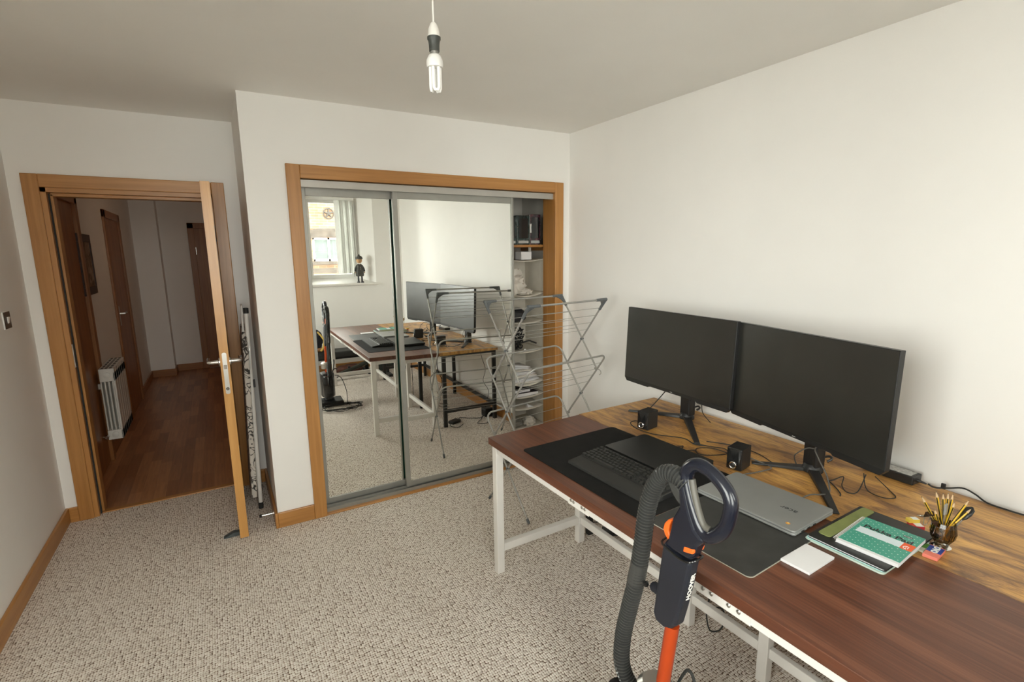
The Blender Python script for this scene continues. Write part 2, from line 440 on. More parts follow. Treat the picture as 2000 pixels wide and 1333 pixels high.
struct('wall_hall_near', MB().box(dx1+.02, HX1, HY0, HY0+.02, 0, H), M_['wall'])
def halldoor(name, y0, y1, label, proud=.02, handle=True, zt=2.05):
    t = thing(name, label, 'door', (HX0, (y0+y1)/2, 0)); t['kind'] = 'structure'
    obj('frame', MB().box(HX0, HX0+proud, y0, y0+.075, 0, zt).box(HX0, HX0+proud, y1-.075, y1, 0, zt).box(HX0, HX0+proud, y0, y1, zt-.075, zt), M_['hall_z'], t, bevel=.004)
    obj('door_leaf', MB().box(HX0+.001, HX0+.006, y0+.075, y1-.075, 0.005, zt-.075), M_['hall_z'], t)
    if handle:
        hy = y0+.15
        obj('handle', MB().box(HX0+.006, HX0+.012, hy-.02, hy+.02, .93, 1.12).tube([(HX0+.01,hy,1.05),(HX0+.05,hy,1.05),(HX0+.055,hy+.1,1.05)], .009, 8), M_['steel'], t, smooth=True)
    return t
halldoor('door_4', 1.00, 1.87, 'dark oak door and frame on the hall wall nearest the doorway', .03, False, 2.07)
halldoor('door_5', 3.00, 3.92, 'oak hall door beyond the radiator with a lever handle', .02)
t = thing('door_6', 'oak door at the far end of the hall', 'door', (-2.15, 5.27, 0)); t['kind'] = 'structure'
obj('frame', MB().box(-2.60, -2.525, 5.245, 5.27, 0, 2.05).box(-1.8, -1.725, 5.245, 5.27, 0, 2.05).box(-2.60, -1.725, 5.245, 5.27, 1.975, 2.05), M_['hall_z'], t, bevel=.004)
obj('door_leaf', MB().box(-2.525, -1.8, 5.262, 5.27, .005, 1.975), M_['hall_z'], t)
obj('hinge', MB().box(-2.528, -2.518, 5.252, 5.262, 1.62, 1.72), M_['steel'], t)
# ------------------------------------------------------------------ window, blinds and the house across the street
PY = YB-WD-.02                                            # window plane
w1 = thing('window_1', None, None, (-.89, PY, 1.27)); w1['kind'] = 'structure'
w1['label'] = 'white single-pane window with a deep splayed reveal, seen in the left mirror'
fw = .055
obj('frame', MB().box(-1.205, -1.205+fw, PY-.03, PY+.03, 1.27, 2.35).box(-.575-fw, -.575, PY-.03, PY+.03, 1.27, 2.35)
    .box(-1.205+fw, -.575-fw, PY-.03, PY+.03, 1.27, 1.27+fw).box(-1.205+fw, -.575-fw, PY-.03, PY+.03, 2.35-fw, 2.35), M_['upvc'], w1, bevel=.004)
def glass():
    m, nt, b = newmat('window_glass')
    for n in list(nt.nodes):
        if n.type != 'OUTPUT_MATERIAL': nt.nodes.remove(n)
    tr_ = N(nt, 'ShaderNodeBsdfTransparent'); gl = N(nt, 'ShaderNodeBsdfGlossy'); gl.inputs['Roughness'].default_value = .01
    tr_.inputs['Color'].default_value = (.93,.95,.94,1)
    fr = N(nt, 'ShaderNodeFresnel'); fr.inputs['IOR'].default_value = 1.4
    mx = N(nt, 'ShaderNodeMixShader'); nt.links.new(fr.outputs[0], mx.inputs[0]); nt.links.new(tr_.outputs[0], mx.inputs[1]); nt.links.new(gl.outputs[0], mx.inputs[2])
    nt.links.new(mx.outputs[0], nt.nodes['Material Output'].inputs['Surface'])
    return m
M_['glass'] = glass()
obj('pane', MB().box(-1.205+fw, -.575-fw, PY-.004, PY+.002, 1.27+fw, 2.35-fw), M_['glass'], w1)
obj('sill', MB().box(-1.46, -.335, YB-WD, YB+.028, 1.178, 1.207), M_['white'], w1, bevel=.005)
# the other two windows, behind the camera
def plain_window(name, label, M, w, z0, z1):
    """local X along the wall, opening 0..w, local Y towards the room, wall face at y=0"""
    t = thing(name, None, None, tuple(M.translation)); t['kind'] = 'structure'; t['label'] = label
    y = -.20
    obj('frame', MB().box(0, fw, y-.03, y+.03, z0, z1, M=M).box(w-fw, w, y-.03, y+.03, z0, z1, M=M).box(fw, w-fw, y-.03, y+.03, z0, z0+fw, M=M).box(fw, w-fw, y-.03, y+.03, z1-fw, z1, M=M), M_['upvc'], t, bevel=.004)
    if w > 1:
        obj('mullion', MB().box(w/2-.03, w/2+.03, y-.03, y+.03, z0+fw, z1-fw, M=M), M_['upvc'], t, bevel=.004)
        obj('pane', MB().box(fw, w/2-.03, y-.003, y+.003, z0+fw, z1-fw, M=M), M_['glass'], t)
        obj('pane', MB().box(w/2+.03, w-fw, y-.003, y+.003, z0+fw, z1-fw, M=M), M_['glass'], t)
    else:
        obj('pane', MB().box(fw, w-fw, y-.003, y+.003, z0+fw, z1-fw, M=M), M_['glass'], t)
    obj('sill', MB().box(-.03, w+.03, y+.03, .03, z0-.028, z0, M=M), M_['white'], t, bevel=.005)
plain_window('window_2', 'wide white window behind the camera beside the single-pane window', T(PX0, YB, 0), PX1-PX0, PZ0, PZ1)
plain_window('window_3', 'white window on the left wall behind the camera', T(XL, LY1, 0) @ RZ(R(-90)), LY1-LY0, LZ0, LZ1)
M_['blind'] = plain('blind_fabric', (.80,.81,.78,1), .8, var=.03, bscale=300, bstr=.1)
bl = thing('vertical_blind', 'pale grey vertical blind pushed to one side of the window', 'blind', (-.70, PY+.06, 2.36))
obj('headrail', MB().box(-1.19, -.56, PY+.05, PY+.09, 2.335, 2.372), M_['upvc'], bl, bevel=.003)
for k in range(11):
    x = -.80 + k*.0205
    a = R(62 + 8*math.sin(k*1.7))
    obj('blind_slat', MB().box(-.044, .044, -.0008, .0008, 1.335, 2.335, M=T(x, PY+.07, 0) @ RZ(a)), M_['blind'], bl)
# street, opposite house
FY = -12.03
def brickmat():
    m, nt, b = newmat('weathered_brick_wall')
    br = N(nt, 'ShaderNodeTexBrick'); v = coords(nt, (1,1,1), (R(90),0,0))
    nt.links.new(v, br.inputs['Vector'])
    br.inputs['Scale'].default_value = 1; br.inputs['Brick Width'].default_value = .225; br.inputs['Row Height'].default_value = .075; br.inputs['Mortar Size'].default_value = .006
    br.inputs['Color1'].default_value = (.20,.125,.08,1); br.inputs['Color2'].default_value = (.15,.085,.052,1); br.inputs['Mortar'].default_value = (.26,.20,.15,1)
    f = noise(nt, coords(nt), 1.4, 5)
    nt.links.new(mix(nt, 1.0, br.outputs['Color'], ramp(nt, f, [(.35, (.7,.66,.6,1)), (.65, (1.15,1.12,1.05,1))]), 'MULTIPLY'), b.inputs['Base Color'])
    b.inputs['Roughness'].default_value = .9
    return m
M_['brick'] = brickmat()
M_['stone'] = plain('weathered_stone', (.055,.045,.036,1), .9, var=.35, scale=5)
M_['iron'] = plain('cast_iron', (.03,.025,.02,1), .7)
M_['dkglass'] = plain('street_window_glass', (.07,.09,.085,1), .08, var=.2, scale=2)
hs = thing('brick_house', 'brick house across the street seen through the window', 'house', (.7, FY, -3))
wx0, wx1, wz0, wz1 = .12, 1.02, 1.40, 2.06
m = MB().box(-.9, wx0, FY-.3, FY, -3, 3.45).box(wx1, 9, FY-.3, FY, -3, 3.45).box(wx0, wx1, FY-.3, FY, -3, wz0).box(wx0, wx1, FY-.3, FY, wz1, 3.45)
obj('facade', m, M_['brick'], hs)
# segmental stone lintel
arc = []
for k in range(9):
    t_ = -1+2*k/8; arc.append((.57+t_*.56, 2.10-.10*t_*t_*1.0+.06))
lo = [(.57+(-1+2*k/8)*.56, wz1+.02-.06*(-1+2*k/8)**2) for k in range(9)]
poly = [(x, z+.24) for x, z in lo] + lo[::-1]
M_yz = Matrix(((1,0,0,0),(0,0,-1,0),(0,1,0,0),(0,0,0,1)))
obj('lintel', MB().prism(poly, -(FY+.05), -(FY-.05), M=M_yz), M_['stone'], hs)
obj('window_sill', MB().box(wx0-.1, wx1+.1, FY-.1, FY+.08, wz0-.10, wz0), M_['stone'], hs)
obj('string_course', MB().box(-4, 5, FY-.02, FY+.03, wz0-.34, wz0-.20), M_['stone'], hs)
wf = obj('window_frame', MB().box(wx0, wx0+.06, FY-.16, FY-.1, wz0, wz1).box(wx1-.06, wx1, FY-.16, FY-.1, wz0, wz1).box(wx0, wx1, FY-.16, FY-.1, wz0, wz0+.06)
    .box(wx0, wx1, FY-.16, FY-.1, wz1-.05, wz1).box(.54, .60, FY-.16, FY-.1, wz0, wz1), M_['upvc'], hs)
obj('pane', MB().box(wx0+.05, wx1-.05, FY-.15, FY-.14, wz0+.05, wz1-.04), M_['dkglass'], wf)
# round pattress plate with a star
m = MB().tube([(.60+.14*math.cos(R(a)), FY+.03, 2.73+.14*math.sin(R(a))) for a in range(0,360,15)], .016, 6, True)
for a in (90, 162, 234, 306, 18):
    m.tube([(.60, FY+.03, 2.73), (.60+.135*math.cos(R(a)), FY+.03, 2.73+.135*math.sin(R(a)))], [.035,.012], 6)
obj('star_plate', m, M_['iron'], hs, smooth=True)
struct('ground_street', MB().box(-45, 12, -30, 30, -3.1, -3.0), plain('pale_paving', (.36,.35,.33,1), .95, var=.1))
# ------------------------------------------------------------------ door leaf
t = thing('door_1', 'open oak room door seen on its edge with steel lever handles', 'door', (-2.318, D, 0)); t['kind'] = 'structure'
dl0, dl1, dy0, dy1 = -2.340, -2.296, -.030, D-.006
obj('door_leaf', MB().box(dl0, dl1, dy0+.006, dy1, .008, 1.985), M_['doorface'], t)
obj('lipping', MB().box(dl0, dl1, dy0, dy0+.0061, .008, 1.985), M_['dooredge'], t)
lp = obj('latch_plate', MB().prism(rrect(-.011, .011, -.115, .115, .010), 0, .0025, M=T(-2.318, dy0-.0002, .98) @ Matrix(((1,0,0,0),(0,0,-1,0),(0,1,0,0),(0,0,0,1)))), M_['steel'], t)
obj('latch_bolt', MB().box(-2.325, -2.311, dy0-.010, dy0-.002, 1.005, 1.030), M_['chrome'], lp, bevel=.002)
obj('keyhole', MB().lathe([(.008,0),(.008,.003)], 12, M=T(-2.318, dy0-.0025, .895) @ RX(R(90))), M_['rubber'], lp)
obj('deadbolt', MB().lathe([(.004,0),(.004,.006)], 10, M=T(-2.318, dy0-.0025, .895) @ RX(R(90))), M_['chrome'], lp)
for s, xx in ((-1, dl0), (1, dl1)):
    h = obj('lever_handle', MB().lathe([(.024,0),(.024,.006),(.012,.010),(.010,.045)], 18, M=T(xx, dy0+.065, 1.035) @ RY(R(90*s)))
        .tube(curve([(xx+s*.040, dy0+.065, 1.035), (xx+s*.052, dy0+.068, 1.035), (xx+s*.056, dy0+.085, 1.035), (xx+s*.057, dy0+.19, 1.033)], 5), .0095, 10), M_['chrome'], t, smooth=True)
for z in (.25, 1.0, 1.75):
    obj('hinge', MB().tube([(dl1+.004, dy1+.002, z-.05), (dl1+.004, dy1+.002, z+.05)], .006, 8), M_['steel'], t, smooth=True)

# ------------------------------------------------------------------ desks
DH = .72
def lam():
    m, nt, b = newmat('mahogany_laminate')
    f = noise(nt, coords(nt, (150, 3.5, 60)), 1, 5, .62, .3); g = noise(nt, coords(nt, (26, .9, 10)), 1, 3, .5, .5)
    mm = N(nt, 'ShaderNodeMath', operation='ADD'); nt.links.new(f, mm.inputs[0]); nt.links.new(g, mm.inputs[1])
    h = N(nt, 'ShaderNodeMath', operation='MULTIPLY'); nt.links.new(mm.outputs[0], h.inputs[0]); h.inputs[1].default_value = .5
    nt.links.new(ramp(nt, h.outputs[0], [(.34, (.070,.021,.010,1)), (.5, (.120,.039,.018,1)), (.64, (.185,.068,.033,1))]), b.inputs['Base Color'])
    b.inputs['Roughness'].default_value = .36; bump(nt, b, f, .05, .0004)
    return m
M_['lam'] = lam()
def rustic():
    m, nt, b = newmat('rustic_brown_board')
    w = noise(nt, coords(nt, (16, 5.0, 4)), 1, 7, .68, .8)
    g = noise(nt, coords(nt, (150, 7, 60)), 1, 4, .6, .2)
    k = noise(nt, coords(nt, (5.0, 1.7, 3)), 1, 4, .55, .8)
    base = ramp(nt, w, [(.26, (.085,.042,.022,1)), (.36, (.22,.115,.050,1)), (.44, (.38,.205,.075,1)), (.52, (.56,.315,.095,1)), (.62, (.64,.375,.115,1)), (.74, (.48,.29,.13,1))])
    gr = ramp(nt, g, [(.3, (.66,.62,.58,1)), (.62, (1.1,1.08,1.05,1))])
    kk = ramp(nt, k, [(.40, (1.08,1.06,1.0,1)), (.56, (.84,.79,.74,1)), (.70, (.60,.54,.50,1))])
    c1 = mix(nt, 1.0, base, gr, 'MULTIPLY'); c2 = mix(nt, 1.0, c1, kk, 'MULTIPLY')
    nt.links.new(c2, b.inputs['Base Color']); b.inputs['Roughness'].default_value = .40
    bump(nt, b, g, .06, .0004)
    return m
M_['rustic'] = rustic()
TB = R(.9)
desk = thing('desk', 'long mahogany-brown desk on a white metal frame, vacuum cleaner in front', 'desk', (-1.240, -1.010, 0), TB)
DL = 2.08; DW = .594; TT = .034
K = dict(parent=desk, world=False)
obj('tabletop', MB().prism([(0,-DL),(DW,-DL),(DW,.018),(0,-.014)], DH-TT, DH), M_['lam'], bevel=.002, **K)
zt = DH-TT
def dleg(x, y): obj('leg', MB().box(x-.02, x+.02, y-.02, y+.02, 0, zt-.0005), M_['wmetal'], bevel=.003, **K)
for y in (-.045, -DL+.045): dleg(.035, y)
for y in (-.045, -.80, -1.15, -DL+.045): dleg(.555, y)
obj('apron', MB().box(.017, .050, -DL+.066, -.066, zt-.036, zt-.001), M_['wmetal'], bevel=.002, **K)
obj('apron', MB().box(.540, .572, -DL+.066, -.066, zt-.036, zt-.001), M_['wmetal'], bevel=.002, **K)
for y in (-.045, -DL+.045):
    obj('apron', MB().box(.056, .534, y-.016, y+.016, zt-.036, zt-.001), M_['wmetal'], bevel=.002, **K)
    obj('stretcher', MB().box(.056, .534, y-.017, y+.017, .115, .155), M_['wmetal'], bevel=.003, **K)
for y0, y1 in ((-.779,-.066), (-1.129,-.821), (-DL+.066,-1.171)):
    obj('stretcher', MB().box(.542, .568, y0, y1, .115, .155), M_['wmetal'], bevel=.003, **K)
for y0, y1 in ((-.76,-.635), (-1.41,-1.24)):
    obj('splice_plate', MB().box(.0145, .0171, y0, y1, zt-.038, zt), M_['wmetal'], bevel=.001, **K)
for y in (-.655,-.672,-.722,-.739, -1.262,-1.290,-1.345,-1.375):
    obj('bolt', MB().lathe([(.0065,0),(.0065,.002),(.004,.004)], 10, M=T(.0146, y, zt-.018) @ RY(R(-90))), M_['steel'], smooth=True, **K)

rd = thing('desk', 'rustic yellow-brown desk on a black frame against the wall, carrying the monitors', 'desk', (-.6435, -.974, 0), R(.9))
K = dict(parent=rd, world=False)
obj('tabletop', MB().box(0, .588, -2.1, 0, DH-.03, DH-.0005), M_['rustic'], bevel=.0015, **K)
zt = DH-.03
for x, y in ((.05,-.045), (.565,-.045), (.05,-.72), (.565,-1.05), (.05,-1.40), (.05,-2.05), (.565,-2.05)):
    obj('leg', MB().box(x-.016, x+.016, y-.016, y+.016, 0, zt-.0005), M_['black_mt'], bevel=.002, **K)
for y in (-.045, -2.05):
    obj('stretcher', MB().box(.067, .548, y-.014, y+.014, .135, .165), M_['black_mt'], bevel=.002, **K)
    obj('apron', MB().box(.067, .548, y-.012, y+.012, zt-.025, zt-.001), M_['black_mt'], bevel=.002, **K)
obj('stretcher', MB().box(.553, .577, -1.033, -.062, .135, .165), M_['black_mt'], bevel=.002, **K)
obj('stretcher', MB().box(.553, .577, -2.033, -1.067, .135, .165), M_['black_mt'], bevel=.002, **K)
obj('apron', MB().box(.038, .062, -2.033, -.062, zt-.025, zt-.001), M_['black_mt'], bevel=.002, **K)

# ------------------------------------------------------------------ monitors
def screen():
    m, nt, b = newmat('matte_screen')
    f = noise(nt, coords(nt, (7, 7, 5)), 1, 2)
    nt.links.new(ramp(nt, f, [(.3, (.013,.013,.011,1)), (.7, (.019,.019,.016,1))]), b.inputs['Base Color'])
    b.inputs['Roughness'].default_value = .34; b.inputs['Specular IOR Level'].default_value = .9
    return m
M_['screen'] = screen()
M_['mark'] = plain('grey_print', (.45,.45,.43,1), .5)
def monitor(center, yaw, tilt, hub, ends, label, brand=True):
    t = thing('monitor', label, 'monitor', (hub[0], hub[1], DH), 0, 'computer monitors')
    W, h, c = .730, .428, .018
    ML = T(*center) @ RZ(R(yaw)) @ RX(-tilt)
    toXZ = Matrix(((1,0,0,0),(0,0,1,0),(0,1,0,0),(0,0,0,1)))     # (x,y,z)->(x,z,y) : extrude along local Y
    out = [(-W/2+c,-h/2),(-W/2+.19,-h/2-.001),(-W/2+.20,-h/2+.006),(W/2-.20,-h/2+.006),(W/2-.19,-h/2-.001),(W/2-c,-h/2),(W/2,-h/2+c*1.1),(W/2,h/2),(-W/2,h/2),(-W/2,-h/2+c*1.1)]
    obj('bezel', MB().prism(out[::-1], .0, .022, M=ML @ toXZ), M_['black'], t, bevel=.002)
    b2 = .004
    obj('screen', MB().prism([(-W/2+b2,-h/2+.024),(W/2-b2,-h/2+.024),(W/2-b2,h/2-b2),(-W/2+b2,h/2-b2)][::-1], -.0006, .001, M=ML @ toXZ), M_['screen'], t)
    obj('back_shell', MB().prism([(-.29,-.16),(.29,-.16),(.25,.17),(-.25,.17)][::-1], .022, .045, M=ML @ toXZ), M_['black'], t, bevel=.012)
    q = obj('chin_print', MB().box(-.006, .009, -.0009, 0, -h/2+.0115, -h/2+.0145, M=ML), M_['mark'], t)
    # stand
    bk = Vector((math.sin(R(yaw))*-1, math.cos(R(yaw)), 0))
    obj('stand_column', MB().box(-.032, .032, -.02, .028, .02, .40, M=T(hub[0], hub[1], DH) @ RZ(R(yaw))), M_['black'], t, bevel=.006)
    obj('mount_arm', MB().box(-.04, .04, -.075, -.015, .31, .40, M=T(hub[0], hub[1], DH) @ RZ(R(yaw))), M_['black'], t, bevel=.004)
    obj('hub', MB().lathe([(.040,0),(.040,.012),(.030,.026),(.028,.03)], 20, M=T(hub[0], hub[1], DH)), M_['black'], t, smooth=True)
    obj('cable_clip', MB().tube(curve([(.02,.03,.06),(.03,.05,.065),(.045,.045,.06),(.04,.028,.05)],5), .005, 6, M=T(hub[0], hub[1], DH) @ RZ(R(yaw))), M_['black'], t, smooth=True)
    for e in ends:
        d = Vector((e[0]-hub[0], e[1]-hub[1], 0)); L = d.length; d.normalize()
        Mx = Matrix(((d.x,-d.y,0,hub[0]),(d.y,d.x,0,hub[1]),(0,0,1,DH),(0,0,0,1)))
        obj('stand_foot', MB().add([(0,-.022,0),(L,-.013,0),(L,.013,0),(0,.022,0),(0,-.020,.016),(L,-.011,.007),(L,.011,.007),(0,.020,.016)],
            [(3,2,1,0),(4,5,6,7),(0,1,5,4),(1,2,6,5),(2,3,7,6),(3,0,4,7)], M=Mx), M_['black'], t, bevel=.002)
    return t
monitor((-.313,-1.330,1.082), -92.6, .038, (-.195,-1.335), [(-.373,-1.08),(-.45,-1.619)], 'wide black monitor on the left, nearer the wardrobe')
monitor((-.382,-2.024,1.077), -102.8, .015, (-.285,-2.055), [(-.429,-1.883),(-.567,-2.293)], 'wide black monitor on the right, angled towards the green notepad')

# ------------------------------------------------------------------ speakers
def speaker(x, y, rz, label):
    t = thing('speaker', label, 'speaker', (x, y, DH), rz, 'desktop speakers')
    K = dict(parent=t, world=False)
    obj('cabinet', MB().prism(rrect(0, .088, -.031, .031, .004), .003, .094), M_['black'], bevel=.002, **K)
    # faceted front
    m = MB().add([(0,-.030,.006),(0,.030,.006),(0,.030,.092),(0,-.030,.092),(-.009,-.024,.034),(-.009,.024,.034),(-.004,.018,.088),(-.004,-.018,.088),(-.010,0,.046),(-.006,-.016,.010),(-.006,.016,.010)],
        [(0,1,10,9),(1,5,10),(1,2,6,5),(2,3,7,6),(3,0,4,7),(0,9,4),(4,8,7),(8,5,6),(8,6,7),(4,9,10,5,8)])
    obj('grille_front', m, M_['black_gl'], **K)
    obj('driver_ring', MB().tube([(-.0105, .013*math.cos(R(a)), .026+.013*math.sin(R(a))) for a in range(0,360,15)], .0026, 6, True), M_['chrome'], smooth=True, **K)
    obj('driver_cone', MB().lathe([(.011,0),(.004,.003)], 16, M=T(-.009,0,.026) @ RY(R(-90))), M_['black'], smooth=True, **K)
    obj('feet', MB().box(.01,.08,-.025,.025,0,.0032), M_['rubber'], **K)
    return t
speaker(-.528, -1.343, R(10), 'small black cube speaker beside the left monitor stand')
speaker(-.556, -1.888, R(12), 'small black cube speaker between the dark laptop and the silver laptop')

# ------------------------------------------------------------------ desk mats
M_['mat'] = plain('black_cloth_mat', (.010,.010,.0095,1), .85, var=.2, bscale=900, bstr=.15, spec=.2)
M_['mat2'] = plain('worn_grey_mat', (.036,.036,.033,1), .55, var=.3, scale=9, bscale=500, bstr=.08)
M_['edge'] = plain('pale_mat_edge', (.42,.40,.34,1), .6)
def slab(name, p0, ang, L, Dp, r, z0, z1, mat, label, cat, **k):
    """flat rounded sheet: p0 front-left corner, runs L along the desk (towards -y) and Dp towards the wall"""
    o = obj(name, MB().prism(rrect(0, Dp, -L, 0, r), 0, z1-z0), mat, None, **k)
    o.location = (p0[0], p0[1], z0); o.rotation_euler = (0,0,ang)
    return tag(o, label, cat)
slab('desk_mat', (-1.183,-1.250), R(1.6), .735, .555, .02, DH+.0005, DH+.003, M_['mat'], 'large black cloth desk mat under the keyboard', 'desk mat')
dm = thing('desk_mat', 'worn dark grey desk mat with a pale edge under the silver laptop', 'desk mat', (-1.145,-1.990,DH+.0005), R(3))
K = dict(parent=dm, world=False)
obj('edging', MB().prism(rrect(0, .36, -.372, 0, .018), 0, .0016), M_['edge'], **K)
obj('surface', MB().prism(rrect(.0022, .3578, -.3698, -.0022, .017), .0016, .0030), M_['mat2'], **K)

# ------------------------------------------------------------------ keyboard
kb = thing('keyboard', 'full-size black keyboard with a wrist rest on the black mat', 'keyboard', (-1.095,-1.478,DH+.003), R(2.2))
K = dict(parent=kb, world=False)
obj('wrist_rest', MB().add([(0,0,0),(.078,0,0),(.078,-.452,0),(0,-.452,0),(.004,0,.012),(.078,0,.019),(.078,-.452,.019),(.004,-.452,.012)],
    [(0,1,2,3),(7,6,5,4),(4,5,1,0),(5,6,2,1),(6,7,3,2),(7,4,0,3)]), plain('wrist_rest_rubber', (.024,.024,.022,1), .6, var=.08, bscale=500, bstr=.08, spec=.35), bevel=.003, **K)
obj('case', MB().add([(.070,0,0),(.205,0,0),(.205,-.45,0),(.070,-.45,0),(.070,0,.020),(.205,0,.027),(.205,-.45,.027),(.070,-.45,.020)],
    [(0,1,2,3),(7,6,5,4),(4,5,1,0),(5,6,2,1),(6,7,3,2),(7,4,0,3)]), M_['black'], bevel=.003, **K)
U = .0192
M_['key'] = plain('black_keycap', (.020,.020,.018,1), .5, var=.12, spec=.4)
key_me = {}
def key(u, row, w, hh=1.0):
    k = (w, hh)
    if k not in key_me:
        a, b_ = w*U/2-.0009, hh*U/2-.0009; c_, d_ = a-.0022, b_-.0024
        vs = [(-b_,-a,0),(b_,-a,0),(b_,a,0),(-b_,a,0),(-d_,-c_,.0095),(d_,-c_,.0095),(d_,c_,.0095),(-d_,c_,.0095)]
        key_me[k] = mesh_of('key', MB().add(vs, [(3,2,1,0),(4,5,6,7),(0,1,5,4),(1,2,6,5),(2,3,7,6),(3,0,4,7)]), M_['key'])
    o = bpy.data.objects.new('key', key_me[k]); C.objects.link(o); o.parent = kb
    x = .083 + (row + (hh-1)/2)*U + (.004 if row == 5 else 0)
    o.location = (x, -(.004 + (u + w/2)*U), .0205 + (x-.07)*.052)
rows = [[1.25,1.25,1.25,6.25,1.25,1.25,1.25,1.25], [1.25]+[1]*11+[2.75], [1.75]+[1]*12+[1.25], [1.5]+[1]*12+[1.5], [1]*13+[2], None]
for r_, ws in enumerate(rows):
    u = 0
    if r_ == 5:
        for u in (0, 2,3,4,5, 6.5,7.5,8.5,9.5, 11,12,13,14, 15.25,16.25,17.25): key(u, 5, 1)
        for u in (18.5,19.5,20.5,21.5): key(u, 5, 1)
        continue
    for w in ws: key(u, r_, w); u += w
    if r_ in (3, 4):
        for q in (15.25,16.25,17.25): key(q, r_, 1)
    if r_ == 0:
        for q in (15.25,16.25,17.25): key(q, 0, 1)
        key(18.5, 0, 2); key(20.5, 0, 1)
    if r_ == 1: key(16.25, 1, 1)
    if r_ in (1,2,3,4):
        for q in (18.5,19.5,20.5): key(q, r_, 1)
key(21.5, 0, 1, 2.0); key(21.5, 2, 1, 2.0); key(21.5, 4, 1)

# ------------------------------------------------------------------ laptops
M_['lapblack'] = plain('dark_laptop_shell', (.017,.018,.017,1), .36, .1, .05, 800, .04)
M_['silver'] = plain('silver_laptop_shell', (.36,.37,.36,1), .36, .35, .03, 800, .03)
def laptop(name, p0, ang, L, Dp, th, z, mat, label):
    t = thing(name, label, 'laptop', (p0[0], p0[1], z), ang)
    K = dict(parent=t, world=False)
    obj('base', MB().prism(rrect(.0, Dp, -L, 0, .012), .002, th*.58), mat, bevel=.003, **K)
    obj('gap', MB().prism(rrect(.004, Dp-.004, -L+.004, -.004, .012), th*.58, th*.66), M_['black'], **K)
    obj('lid', MB().prism(rrect(0, Dp, -L, 0, .012), th*.66, th), mat, bevel=.0015, **K)
    obj('hinge', MB().tube([(Dp-.004,-L*.2,th*.6),(Dp-.004,-L*.8,th*.6)], .006, 8), M_['black'], smooth=True, **K)
    for y in (-.02, -L+.02):
        obj('rubber_foot', MB().box(.02, .04, y-.006, y+.006, 0, .002).box(Dp-.04, Dp-.02, y-.006, y+.006, 0, .002), M_['rubber'], **K)
    return t, K
t, K = laptop('laptop', (-.866,-1.448), R(2.5), .385, .262, .021, DH+.003, M_['lapblack'], 'closed dark laptop behind the keyboard')
for y in (-.23, -.27, -.31): obj('port', MB().box(.2618,.263,y-.007,y+.007,.006,.011), M_['rubber'], **K)
t, K = laptop('laptop', (-.848,-1.945), R(2.6), .362, .250, .019, DH+.0035, M_['silver'], 'closed silver laptop on the grey mat')
for x in (.05,.085,.12): obj('port', MB().box(x-.008,x+.008,-.3633,-.3618,.005,.009), M_['rubber'], **K)
text_mesh('logo', 'acer', .032, plain('logo_grey', (.05,.055,.055,1), .3), t, T(.125,-.275,.0190) @ RZ(R(90)), .0002, 0, .0004)
m = MB().lathe([(.007,0),(.007,.0004)], 20, M=T(.035,-.322,.019))
st = obj('sticker', m, plain('orange_sticker', (.75,.36,.06,1), .5), parent=t, world=False)
obj('sticker_sun', MB().lathe([(.003,0),(.003,.0003)], 14, M=T(.037,-.322,.0194)), plain('yellow_print', (.85,.68,.25,1), .5), parent=st, world=False)

# ------------------------------------------------------------------ papers at the right
M_['paper'] = plain('white_paper', (.74,.74,.75,1), .8, var=.02, bscale=300, bstr=.05)
M_['paper_mint'] = plain('mint_paper', (.42,.66,.64,1), .8, var=.06)
M_['folder'] = plain('black_folder_card', (.022,.022,.021,1), .4, var=.2, scale=30)
M_['olive'] = plain('olive_green_leather', (.20,.23,.075,1), .65, var=.12, bscale=500, bstr=.15)
pd = thing('note_block', 'white block of loose note paper in front of the notebooks', 'paper', (-.975,-2.352,DH+.0005), R(2))
K = dict(parent=pd, world=False)
obj('sheets', MB().box(0, .136, -.082, 0, 0, .0075), M_['paper'], bevel=.0006, **K)
obj('top_sheet', MB().box(.0005, .1355, -.0815, -.001, .0075, .0080, M=RZ(R(-.6))), M_['paper'], **K)
# loose sheets, exercise book, folder, strip, notepad: a pile
slab('notebook', (-.805,-2.322), R(1.0), .218, .305, .012, DH+.0005, DH+.0055, plain('pale_green_cover', (.55,.66,.58,1), .5, var=.1), 'pale green exercise book at the bottom of the notebook pile', 'notebook', bevel=.001)
slab('notebook', (-.800,-2.326), R(1.4), .212, .300, .006, DH+.0057, DH+.0105, M_['paper_mint'], 'mint paper notebook second from the bottom of the pile', 'notebook', bevel=.001)
fo = thing('folder', 'black folder with white pages under the green notepad', 'folder', (-.802,-2.330,DH+.0107), R(1.2))
K = dict(parent=fo, world=False)
obj('pages', MB().prism(rrect(.004, .326, -.206, -.001, .004), .0008, .0055), M_['paper'], **K)
obj('cover', MB().prism(rrect(0, .33, -.212, 0, .008), .0055, .0070).prism(rrect(0, .33, -.212, 0, .008), 0, .0008), M_['folder'], **K)
st = tag(obj('pencil_case', MB().prism(rrect(0, .285, -.037, 0, .010), 0, .004), M_['olive'], bevel=.0015), 'slim olive green leather case lying along the black folder', 'case')
st.location = (-.765,-2.340,DH+.0179); st.rotation_euler = (0,0,R(1.0))
pad = thing('notepad', 'green dotted spiral notepad with a white title band and orange square', 'notepad', (-.768,-2.396,DH+.0179), R(4.5))
K = dict(parent=pad, world=False)
PLn, PWn = .158, .212
obj('pages', MB().box(.0, PWn, -PLn, 0, .001, .0095), M_['paper'], bevel=.0004, **K)
obj('back_cover', MB().box(-.001, PWn+.001, -PLn-.001, .001, 0, .001), M_['paper'], **K)
